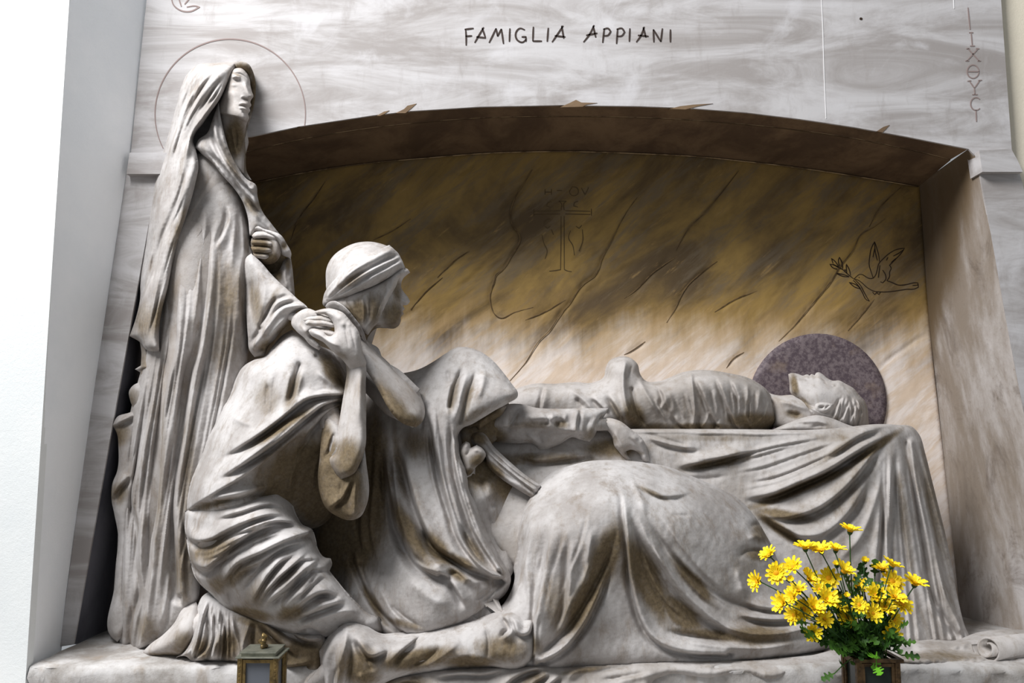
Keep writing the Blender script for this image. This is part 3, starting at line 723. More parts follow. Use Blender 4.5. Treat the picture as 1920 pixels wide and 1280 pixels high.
low = relief([(372, 1132), (380, 1117), (392, 1110), (405, 1114), (422, 1130), (445, 1142), (480, 1155), (520, 1172), (560, 1185), (605, 1185), (612, 1205), (604, 1225), (606, 1250), (600, 1268), (560, 1262), (530, 1256), (480, 1248), (440, 1241), (395, 1238), (360, 1239), (348, 1230), (330, 1232), (345, 1222), (355, 1205), (362, 1180), (368, 1155)],
  [(385, 1120, -.19), (370, 1200, -.24), (350, 1230, -.25), (430, 1180, -.27), (440, 1235, -.27), (520, 1200, -.28), (520, 1250, -.28), (600, 1210, -.30), (600, 1260, -.28)], R=16, drop=.035, thick=.12, step=2.0,
  stain_shades=[(500, 1200, 60, 35, 25, .75), (560, 1230, 60, 34, 0, .9), (380, 1215, 20, 26, 0, .6), (430, 1210, 30, 30, 0, .7), (480, 1170, 40, 14, 20, .8)],
  folds=[('f', 6, 18, [(392, 1116), (376, 1150), (366, 1185), (357, 1210), (342, 1229)], 's'), ('f', 5, 16, [(400, 1120), (394, 1160), (398, 1190), (388, 1220), (366, 1238)], 's'), ('f', 6, 16, [(408, 1125), (408, 1160), (412, 1185), (402, 1215), (395, 1237)], 's'), ('f', 5, 16, [(420, 1140), (424, 1165), (428, 1188), (420, 1215)]), ('r', 5, 16, [(432, 1150), (438, 1175), (446, 1205), (450, 1236)], 's'), ('g', 6, 18, [(432, 1190), (424, 1205), (418, 1236)], 's'),
  ('r', 6, 14, [(468, 1155), (464, 1180), (456, 1205), (456, 1240)], 's'), ('g', 6, 14, [(478, 1160), (474, 1200), (476, 1240)], 's'), ('f', 8, 18, [(484, 1158), (505, 1180), (535, 1208), (565, 1228)]), ('f', 8, 20, [(520, 1166), (545, 1182), (570, 1195), (590, 1198), (612, 1192)], 'e'), ('r', 6, 12, [(500, 1200), (520, 1220), (545, 1240)]), ('f', 5, 12, [(528, 1250), (560, 1245), (590, 1238)])] + flow([(388, 1118), (372, 1160), (362, 1200), (352, 1228)], [(440, 1145), (442, 1180), (444, 1210), (446, 1238)], 8, 2.6, 8, 'f', 's'))
mesh_obj('hem', low, M['robe'], kn)
cap = relief([(695, 453), (669, 455), (644, 465), (622, 483), (612, 504), (611, 528), (613, 545), (640, 560), (700, 530), (752, 500), (750, 480), (740, 468), (724, 460), (708, 455)], [(612, 520, -.20), (650, 470, -.22), (660, 510, -.30), (730, 470, -.24), (720, 505, -.30)], R=38, drop=.08, thick=.12, step=2.6,
  folds=[('r', 5, 4, [(636, 470), (630, 490), (628, 515)]), ('g', 4, 4, [(650, 470), (642, 490), (640, 510)]), ('r', 4, 3, [(662, 462), (656, 478), (655, 492)])])
band = relief([(730, 459), (742, 470), (752, 484), (760, 502), (745, 510), (726, 522), (702, 535), (670, 548), (642, 560), (622, 566), (610, 576), (606, 572), (606, 558), (611, 544), (622, 530), (640, 511), (666, 492), (698, 473)], [(735, 465, -.24), (756, 498, -.24), (700, 505, -.335), (650, 535, -.32), (612, 565, -.22)], R=14, drop=.03, thick=.06, step=2.0,
  folds=[('f', 5, 10, [(735, 466), (700, 484), (665, 505), (635, 530), (615, 556)], 'n'), ('f', 4, 9, [(748, 482), (715, 496), (680, 515), (645, 540), (618, 562)], 'n'), ('f', 4, 8, [(752, 490), (725, 505), (690, 523), (655, 545), (625, 562)], 'n'), ('r', 3, 6, [(700, 480), (670, 500), (640, 525)]), ('g', 3, 7, [(745, 476), (715, 490), (690, 505)]), ('g', 3, 6, [(700, 516), (680, 530), (660, 540)])], stain_shades=[(660, 525, 35, 8, -32, .5)])
mesh_obj('headscarf', merge(cap, band), M['robe'], kn)
hair = relief([(612, 566), (642, 556), (672, 544), (702, 532), (727, 519), (748, 507), (757, 504), (756, 514), (748, 522), (743, 535), (735, 550), (727, 566), (719, 585), (709, 604), (698, 616), (690, 628), (680, 622), (668, 604), (652, 586), (632, 577)], [(620, 570, -.24), (680, 570, -.305), (740, 520, -.265), (715, 580, -.295), (690, 622, -.275)], R=14, drop=.03, thick=.06, step=1.8,
  folds=[('g', 2.5, 6, [(648, 562), (655, 575), (664, 590)]), ('g', 2.5, 6, [(662, 555), (668, 575), (676, 600)]), ('r', 3, 5, [(676, 550), (682, 580), (682, 610)]), ('g', 2.5, 6, [(690, 545), (694, 575), (690, 610)]), ('g', 3, 7, [(712, 535), (715, 555), (708, 580), (700, 605)]), ('r', 3.5, 6, [(735, 518), (736, 535), (724, 555), (716, 575)]), ('g', 2.5, 6, [(745, 513), (742, 528), (732, 545)]), ('r', 3, 5, [(724, 525), (726, 545), (718, 570)]), ('g', 2, 5, [(682, 550), (687, 580), (686, 615)])],
  stain_shades=[(670, 585, 25, 25, 0, .85), (700, 580, 16, 35, 0, .7)])
mesh_obj('hair', hair, M['skin'], kn)
tail = relief([(610, 574), (614, 568), (627, 564), (640, 570), (652, 580), (665, 596), (675, 609), (682, 622), (688, 641), (684, 640), (676, 628), (668, 616), (656, 604), (645, 594), (630, 586), (614, 582)], [(612, 575, -.25), (640, 580, -.31), (670, 612, -.30), (686, 640, -.27)], R=6, drop=.012, thick=.04, step=1.8, folds=[('g', 2, 5, [(618, 570), (640, 577), (658, 595), (674, 618)], 'b'), ('r', 2, 4, [(625, 568), (648, 584), (668, 606), (684, 634)])])
mesh_obj('scarf_end', tail, M['robe'], kn)
shawl = relief([(684, 636), (696, 644), (708, 651), (718, 672), (750, 694), (788, 730), (780, 740), (740, 710), (700, 680), (680, 655)], [(690, 645, -.20), (785, 732, -.20)], R=6, drop=.01, thick=.05, step=3)
mesh_obj('far_sleeve', shawl, M['robe'], kn)
kface = relief([(742, 508), (756, 502), (764, 504), (769, 511), (762, 516), (756, 522), (752.5, 531), (752.5, 539), (757, 547), (765, 557), (769, 565), (764, 571), (755.5, 572.5), (759, 579), (755, 583.5), (757, 588.5), (752, 593.5), (751.5, 602), (748, 610), (741, 615), (722, 615), (705, 616), (696, 623), (690, 633), (688, 645), (690, 665), (670, 665), (650, 645), (648, 610), (665, 590), (690, 570), (715, 550), (730, 530)],
  [(735, 530, -.24), (760, 510, -.225), (752, 545, -.22), (766, 564, -.215), (730, 580, -.265), (750, 605, -.22), (710, 600, -.25), (690, 630, -.20), (660, 640, -.20)], R=14, drop=.035, thick=.08, step=1.25, rough=.0003, post=1,
  stain_shades=[(735, 590, 22, 30, 0, .75), (745, 545, 10, 25, 0, .6), (690, 640, 34, 34, 0, 1.1)],
  folds=[('s', 8, 12, [(695, 606), (705, 611), (722, 612), (742, 612)], 'n'), ('g', 2.5, 6, [(744, 532), (750, 531), (754, 530)], 'b'), ('r', 2, 4, [(742, 524), (750, 521), (758, 520)]), ('g', 2.2, 5, [(750, 567), (753, 572), (756, 573)], 'n'), ('g', 1.6, 5, [(746, 585), (752, 584), (757, 584)], 'n'), ('r', 2, 3, [(748, 580), (756, 579)], 'n'), ('r', 2, 3, [(747, 589), (755, 589)], 'n'), ('g', 2.5, 4, [(745, 596), (752, 595)], 'n')],
  bumps=[(748, 530, 5, 4, 0, -8), (735, 560, 9, 9, 0, 5), (758, 566, 3, 3, 0, 5), (745, 604, 5, 5, 0, 4), (742, 575, 4, 8, 20, -3)])
# near forearm and hand
fore = relief([(647, 676), (668, 668), (682, 672), (686.5, 686), (686, 715), (686.5, 790), (684.5, 840), (676, 866), (662, 889), (640, 898), (627, 888), (613, 868), (612, 857), (625, 846), (631, 820), (636, 790), (642, 752), (647, 722), (650, 697)], [(665, 680, -.35), (668, 750, -.385), (662, 820, -.40), (640, 870, -.40), (617, 862, -.37)], R=26, drop=.05, thick=.07, step=2.4, rough=.0003,
  folds=[('r', 7, 6, [(676, 690), (674, 740), (672, 800)]), ('g', 6, 4, [(660, 690), (664, 740), (660, 800)])], bumps=[(676, 683, 8, 8, 0, 5), (622, 860, 8, 8, 0, 8), (642, 884, 14, 9, 20, 4)], stain_shades=[(655, 860, 34, 40, 20, .75), (648, 700, 10, 40, 0, .5)])
hand2 = relief([(650, 684), (640, 672), (625, 660), (615, 650), (607, 642), (594, 635), (582, 627), (578.5, 620), (582, 615.5), (593, 616), (605, 621), (614, 629), (620, 630), (626, 625), (627, 614), (624, 604), (617, 595), (611, 590), (600, 588.5), (590, 587), (591, 583), (605, 579), (620, 578), (632, 581), (644, 586.5), (652, 595), (661, 606), (670, 617), (674.5, 627), (678, 647), (682, 666), (687, 682), (682, 692), (660, 696)],
  [(660, 688, -.36), (655, 650, -.40), (650, 610, -.395), (625, 590, -.385), (595, 585, -.36), (615, 640, -.385), (585, 622, -.365)], R=16, drop=.032, thick=.05, step=1.6, rough=.0003,
  folds=[('g', 3, 4, [(646, 606), (650, 630), (655, 655)]), ('g', 3, 4, [(656, 612), (662, 635), (668, 660)]), ('g', 2.6, 5, [(628, 590), (622, 586), (606, 584)]), ('r', 3.5, 5, [(586, 622), (602, 630), (620, 642), (640, 652)]), ('s', 1.8, 2, [(584, 617), (581, 622)], 'n')],
  bumps=[(643, 607, 5, 5, 0, 5), (655, 608, 4, 4, 0, 4), (636, 596, 5, 5, 0, 4), (625, 645, 12, 8, 40, 5), (668, 668, 9, 9, 0, 4)], stain_shades=[(640, 668, 16, 10, 30, .4)])
fing = [relief([(568.5, 598.5), (575, 595), (590, 592.5), (606, 592), (620, 596), (628, 604), (618, 606), (600, 602.5), (580, 602), (571, 602)], [(575, 599, -.325), (620, 600, -.36)], R=5, drop=.011, thick=.025, step=1.3, rough=.0002),
        relief([(571, 604), (577, 599.5), (590, 600), (606, 600), (618, 603), (628, 608), (626, 614), (612, 611.5), (595, 611), (580, 610.5), (573, 608.5)], [(578, 605, -.335), (620, 608, -.365)], R=5.5, drop=.012, thick=.025, step=1.3, rough=.0002, folds=[('s', 1.6, 2, [(578, 601), (576, 606)], 'n')]),
        relief([(598, 617), (608, 617.5), (620, 619), (630, 623), (628, 632), (616, 631), (606, 626), (598, 622)], [(605, 621, -.335), (625, 626, -.36)], R=5, drop=.011, thick=.025, step=1.3, rough=.0002)]
fore2 = relief([(674, 630), (690, 640), (707, 659), (727, 678), (747, 698), (770, 716), (782, 728), (791, 747), (797, 772), (792, 790), (780, 801), (760, 796), (740, 781), (725, 760), (712, 735), (697, 710), (684, 690), (676, 660)], [(685, 650, -.28), (710, 690, -.30), (750, 740, -.305), (785, 775, -.29)], R=28, drop=.055, thick=.07, step=2.4, rough=.0003, stain_shades=[(735, 765, 70, 22, 52, .8), (770, 790, 30, 16, 20, .8)], bumps=[(785, 775, 9, 12, 0, 4)])
foot = relief([(368, 1128), (358, 1130), (342, 1142), (327, 1167), (305, 1190), (282, 1207), (268, 1221), (271, 1229), (285, 1232), (300, 1231), (320, 1229), (340, 1229), (356, 1212), (372, 1180), (376, 1150)], [(362, 1140, -.19), (340, 1180, -.23), (300, 1212, -.21), (272, 1226, -.18), (345, 1222, -.23)], R=24, drop=.05, thick=.06, step=2.2, rough=.0003,
  bumps=[(360, 1140, 9, 9, 0, 6), (320, 1200, 14, 8, -40, 5)], folds=[('g', 2, 4, [(268, 1222), (278, 1220), (286, 1222)], 'e'), ('g', 2, 3, [(270, 1226), (280, 1226)], 'e')], stain_shades=[(345, 1205, 24, 26, -30, .55), (310, 1228, 40, 6, 0, .6)])
kcore = tube([P(690, 570, -.17), P(678, 640, -.13), P(610, 710, -.12), P(520, 770, -.16), P(450, 900, -.2), P(430, 1000, -.22), P(520, 1080, -.25), P(640, 1150, -.25)], [.05, .035, .055, .09, .11, .10, .09, .06], 12)
kleg = tube([P(640, 1150, -.25), P(500, 1190, -.2), P(380, 1170, -.18), P(300, 1215, -.17)], [.06, .05, .04, .02], 10)
karm = tube([P(600, 720, -.16), P(620, 790, -.26), P(640, 870, -.34)], [.04, .035, .03], 10)
karm2 = tube([P(680, 690, -.16), P(740, 760, -.2), P(780, 785, -.24)], [.05, .04, .03], 10)
mesh_obj('body', merge(kface, fore, hand2, *fing, fore2, foot, Z(kcore), Z(kleg), Z(karm), Z(karm2)), M['skin'], kn)
bag = relief([(606, 776), (622, 780), (640, 800), (650, 840), (668, 878), (680, 850), (684, 842), (686, 860), (686, 950), (676, 968), (655, 975), (635, 969), (612, 953), (600, 926), (596, 897), (599, 860), (602, 820)],
  [(612, 790, -.31), (605, 850, -.35), (600, 910, -.34), (640, 930, -.37), (655, 970, -.36), (684, 900, -.355), (675, 960, -.355)], R=12, drop=.03, thick=.07, step=2.6, stain_shades=[(632, 915, 48, 80, 0, 1.2), (612, 840, 18, 50, 0, .9)],
  folds=[('f', 5, 14, [(612, 955), (640, 935), (655, 905), (660, 890)]), ('s', 4, 20, [(668, 970), (668, 930), (670, 880)], 'n'), ('g', 6, 14, [(618, 800), (612, 830), (608, 870)]), ('f', 4, 10, [(608, 860), (616, 830), (624, 806)]), ('g', 5, 10, [(632, 960), (638, 930), (640, 900)])])
mesh_obj('near_sleeve', bag, M['robe'], kn)

# ================================================================== bier and the dead man
bier = thing('bier', P(1500, 1200, .2), 'marble bier covered by a long cloth with hanging swags', 'bier')
zt = float(unp(1500, 806, .06)[2])
bx0 = float(unp(880, 800, .06)[0]); bx1 = float(unp(1655, 800, .12)[0])
mesh_obj('bier_slab', boxdata(bx0, bx1, .13, NB - .005, ZL, zt - .004, .006), M['pale'], bier, smooth=False)
bc = relief([(880, 812), (1000, 810), (1195, 804), (1300, 804), (1440, 805), (1500, 806), (1560, 803), (1600, 799), (1640, 795), (1680, 796), (1712, 801), (1722, 812), (1735, 850), (1745, 890), (1755, 930), (1770, 990), (1785, 1060), (1798, 1130), (1812, 1180), (1830, 1210), (1800, 1214), (1740, 1212), (1650, 1214), (1560, 1216), (1400, 1216), (1100, 1150), (950, 1050), (880, 930)],
  [(900, 820, .06), (1200, 806, .05), (1200, 850, .03), (1500, 808, .05), (1500, 900, .02), (1640, 798, .07), (1650, 870, .03), (1715, 805, .15), (1740, 900, .12), (1780, 1060, .10), (1825, 1208, .03), (1640, 1000, .0), (1650, 1200, -.08), (1500, 1000, .0), (1500, 1150, -.03), (1300, 950, .03), (1000, 860, .0), (1000, 920, -.07), (1080, 850, .01), (920, 900, -.03)],
  R=14, drop=.03, thick=.07, step=2.5, stain_shades=[(1340, 868, 70, 9, -10, .7), (1500, 915, 120, 10, -22, .95), (1640, 840, 60, 8, -35, .95), (1590, 920, 40, 60, 45, .35), (1470, 965, 60, 10, 10, .8), (1460, 990, 60, 10, 35, .9), (1570, 845, 40, 8, -35, .5), (1750, 950, 14, 110, -12, .5), (1700, 1000, 10, 120, -8, .4), (1560, 820, 40, 10, 0, .35), (1000, 860, 120, 12, 0, .6), (1150, 840, 60, 18, 0, .8), (1340, 820, 120, 8, 0, .35)],
  folds=[
  ('f', 8, 20, [(1265, 874), (1323, 864), (1370, 852), (1420, 840)]), ('g', 6, 12, [(1290, 878), (1340, 870), (1410, 850)]),
  ('f', (10, 8), 30, [(1385, 932), (1444, 925), (1495, 905), (1547, 882), (1598, 851), (1636, 828), (1680, 808)], 'b'), ('g', 7, 18, [(1399, 938), (1450, 934), (1498, 914), (1550, 892), (1600, 862), (1640, 838), (1672, 818)]),
  ('f', 9, 22, [(1416, 962), (1478, 968), (1535, 950), (1585, 912), (1620, 872), (1650, 832), (1680, 812)], 'b'), ('f', 8, 16, [(1540, 862), (1580, 835), (1618, 812), (1660, 800)]), ('g', 5, 12, [(1205, 810), (1255, 826), (1300, 838)], 'b'), ('f', 6, 10, [(1210, 818), (1260, 834), (1320, 842)]),
  ('f', 10, 22, [(1425, 962), (1465, 985), (1512, 1008), (1560, 1010)]), ('f', 9, 14, [(1480, 1000), (1540, 1000), (1590, 960), (1630, 890)], 'b'), ('r', 10, 12, [(1560, 1060), (1610, 1010), (1640, 940), (1660, 860)]),
  ('f', 6, 16, [(1672, 1200), (1668, 1100), (1666, 1000), (1670, 905), (1678, 825)], 'e'), ('f', 7, 22, [(1785, 1195), (1742, 1120), (1722, 1020), (1706, 920), (1696, 825)], 'e'), ('g', 7, 18, [(1698, 830), (1704, 905), (1718, 1012), (1738, 1110), (1782, 1188)], 'n'), ('r', 6, 16, [(1708, 830), (1718, 905), (1744, 1012), (1770, 1110), (1802, 1180)], 'n'), ('g', 6, 14, [(1714, 820), (1738, 919), (1766, 1040), (1796, 1150)], 's'), ('f', 6, 12, [(1640, 1200), (1640, 1100), (1648, 1000), (1655, 900)]), ('g', 5, 10, [(1684, 860), (1688, 960), (1700, 1080), (1715, 1180)]),
  ('g', 5, 8, [(1290, 896), (1330, 896), (1370, 890)]), ('s', 4, 10, [(880, 818), (1195, 810), (1500, 812), (1600, 805), (1660, 800)], 'n'), ('f', 8, 14, [(960, 850), (1010, 862), (1050, 858), (1120, 850)]), ('g', 5, 8, [(1060, 860), (1090, 850), (1120, 868)])] + flow([(1655, 830), (1650, 920), (1650, 1050), (1655, 1200)], [(1718, 815), (1745, 910), (1785, 1060), (1815, 1200)], 8, 3.4, 7, 'f', 's') + flow([(1260, 850), (1340, 845), (1440, 825), (1540, 815)], [(1430, 945), (1510, 925), (1590, 880), (1660, 825)], 6, 3.4, 6))
mesh_obj('pall', bc, M['pale'], bier)

dead = thing('reclining_statue', P(1300, 806, .25), 'marble figure of the dead man lying on his back on the bier', 'statue')
tor = relief([(930, 770), (950, 740), (972, 727), (1002, 719), (1040, 719), (1077, 716), (1115, 716), (1132, 706), (1135, 693), (1142, 677), (1157, 669), (1180, 670), (1195, 682), (1201, 702), (1210, 713), (1232, 715), (1257, 707), (1275, 699), (1300, 694), (1332, 694), (1370, 700), (1397, 706), (1422, 718), (1440, 733), (1448, 748), (1455, 770), (1460, 788), (1452, 800), (1440, 809), (1100, 810), (950, 808)],
  [(940, 780, .20), (1000, 760, .16), (1100, 760, .14), (1165, 690, .17), (1170, 770, .11), (1230, 760, .13), (1320, 750, .11), (1420, 760, .12), (1450, 785, .16), (1000, 805, .20), (1200, 806, .16), (1320, 806, .15), (1430, 806, .17)], R=36, drop=.11, thick=.10, step=2.0, stain_shades=[(1190, 780, 20, 30, -25, .9), (1160, 775, 10, 35, -35, .5), (1415, 790, 60, 18, 0, .85), (1320, 800, 90, 8, 0, .7), (1230, 800, 50, 8, 0, .6)],
  folds=[('r', 7, 18, [(1172, 680), (1169, 700), (1170, 740), (1178, 770), (1205, 800)], 'e'), ('g', 7, 20, [(1185, 730), (1190, 755), (1198, 780), (1216, 806)], 'e'), ('f', 6, 16, [(1140, 735), (1158, 765), (1176, 800)]), ('f', 6, 12, [(1108, 740), (1128, 760), (1142, 775)]), ('g', 5, 10, [(1078, 745), (1096, 766)]), ('f', 5, 8, [(1026, 720), (1020, 745), (1016, 765)], 's'), ('r', 6, 10, [(1060, 725), (1090, 745), (1120, 780)]), ('r', 6, 12, [(1195, 690), (1206, 725), (1222, 755), (1240, 785)]), ('g', 4, 8, [(1186, 682), (1182, 695), (1178, 712)]),
  ('f', 5, 12, [(1236, 722), (1246, 747), (1240, 768)]), ('r', 4, 10, [(1295, 697), (1300, 740), (1303, 775), (1300, 795)], 'n'), ('f', 5, 12, [(1304, 705), (1325, 752), (1346, 795)], 's'), ('f', 5, 12, [(1344, 703), (1360, 747), (1382, 798)], 's'), ('r', 4, 9, [(1400, 710), (1402, 740), (1400, 780), (1412, 806)], 's'), ('r', 4, 9, [(1444, 745), (1436, 775), (1410, 803)]), ('f', 5, 9, [(1262, 775), (1275, 795), (1292, 803)]), ('g', 5, 12, [(1310, 780), (1308, 795), (1314, 806)], 'n'), ('r', 3, 8, [(1330, 770), (1324, 790), (1312, 803)]), ('g', 5, 10, [(1345, 785), (1338, 806)], 'n'), ('f', 5, 8, [(1370, 708), (1382, 735), (1390, 765)]), ('r', 4, 6, [(1424, 722), (1424, 750), (1418, 780)]), ('r', 8, 8, [(1250, 725), (1262, 760), (1258, 785)])] + flow([(1215, 725), (1230, 760), (1250, 795)], [(1430, 730), (1430, 765), (1425, 800)], 12, 2.6, 5), bumps=[(1165, 690, 20, 16, 0, 12), (1320, 730, 60, 30, 0, 8)])
mesh_obj('shroud', tor, M['pale'], dead)
neck = relief([(1436, 735), (1460, 741), (1485, 740), (1505, 744), (1530, 755), (1540, 775), (1520, 800), (1470, 808), (1450, 800), (1446, 760)], [(1450, 760, .20), (1500, 765, .19), (1480, 800, .18)], R=20, drop=.05, thick=.07, step=2.2, rough=.0003, folds=[('r', 6, 8, [(1455, 750), (1485, 757), (1520, 770)]), ('g', 5, 10, [(1475, 770), (1492, 778), (1505, 775)])], stain_shades=[(1490, 777, 22, 8, 10, .6)])
head = relief([(1478, 701.5), (1482, 699.5), (1488, 699), (1497, 701), (1507, 703.8), (1511, 702), (1515, 701.8), (1518, 704), (1521, 701), (1525, 702), (1527.5, 703.5), (1530, 699), (1535, 697.5), (1542, 701), (1552, 709), (1561, 713.2), (1573, 713), (1587, 720), (1601, 728), (1611, 740), (1621, 751), (1627, 766), (1628.5, 786), (1630, 804), (1600, 808), (1560, 804), (1530, 795), (1516, 780), (1508, 762), (1498, 750), (1488, 742), (1483, 738), (1480, 718)],
  [(1482, 705, .23), (1535, 702, .23), (1500, 725, .19), (1540, 740, .165), (1580, 735, .19), (1610, 760, .20), (1580, 790, .18), (1620, 795, .23), (1530, 785, .18)], R=26, drop=.07, thick=.09, step=1.4, rough=.0003, post=2,
  folds=[('s', 7, 14, [(1530, 768), (1514, 761), (1500, 749), (1484, 739)], 'n'), ('s', 7, 12, [(1512, 761), (1498, 746), (1486, 728), (1483, 706)], 'n'), ('g', 1.8, 5, [(1512, 712), (1518, 709), (1524, 704)], 'n'), ('g', 2, 4, [(1508, 708), (1513, 712)], 'n'), ('r', 2.5, 4, [(1515, 708), (1521, 708)], 'n'), ('g', 2.5, 6, [(1538, 706), (1546, 714), (1550, 722)], 'b'), ('g', 2, 5, [(1556, 722), (1562, 726), (1570, 722)], 'b'), ('r', 3, 5, [(1568, 716), (1578, 722), (1584, 732)]),
   ('f', 3.5, 9, [(1580, 745), (1570, 765), (1562, 790)]), ('f', 3.5, 9, [(1595, 750), (1588, 770), (1572, 795)]), ('f', 3.5, 9, [(1606, 758), (1600, 778), (1592, 800)]), ('f', 3, 8, [(1617, 765), (1614, 785), (1606, 804)]), ('r', 3, 7, [(1600, 742), (1610, 756), (1618, 775)]), ('g', 2.5, 7, [(1588, 740), (1600, 755), (1606, 770)]), ('g', 2.5, 7, [(1622, 775), (1622, 795), (1620, 806)])] + flow([(1574, 738), (1566, 768), (1556, 796)], [(1612, 746), (1622, 775), (1620, 804)], 9, 2.4, 7),
  bumps=[(1532, 703, 5, 5, 0, 5), (1563, 721, 4, 3.5, 0, 6), (1530, 735, 16, 12, 0, 5), (1500, 715, 10, 8, 0, 4), (1595, 790, 20, 12, 0, 8)], stain_shades=[(1490, 722, 7, 22, -8, .9), (1508, 755, 20, 7, 40, .6), (1570, 785, 8, 8, 0, .3)])
hairm = relief([(1440, 809), (1460, 800), (1485, 790), (1505, 783), (1530, 778), (1560, 784), (1590, 796), (1612, 803), (1600, 810), (1520, 812)], [(1500, 800, .13), (1560, 798, .13)], R=12, drop=.03, thick=.08, step=2.0, folds=[('g', 3, 6, [(1480, 798), (1500, 794), (1520, 797)]), ('g', 3, 6, [(1520, 802), (1540, 796), (1550, 802)]), ('r', 3, 5, [(1500, 790), (1530, 790), (1560, 796)])])
mesh_obj('hair', hairm, M['pale'], dead)
dcore = tube([P(1600, 775, .28), P(1540, 760, .28), P(1460, 770, .28), P(1400, 765, .28), P(1250, 765, .27), P(1050, 765, .27), P(950, 770, .27)], [.06, .06, .05, .10, .09, .08, .05], 12)
ear = relief([(1527, 765), (1530, 757), (1539, 754), (1552, 755), (1562, 757), (1561, 764), (1554, 771), (1543, 775), (1532, 773)], [(1532, 765, .150), (1558, 760, .156), (1545, 772, .150)], R=6, drop=.012, thick=.03, step=1.1, rough=.0002, folds=[('g', 2.2, 7, [(1534, 762), (1541, 764), (1547, 760)], 'b'), ('g', 1.8, 8, [(1546, 767), (1552, 761), (1558, 760)], 'b')], bumps=[(1540, 763, 3.4, 2.8, 0, -9)])
mesh_obj('body', merge(neck, head, ear, Z(dcore)), M['skin'], dead)

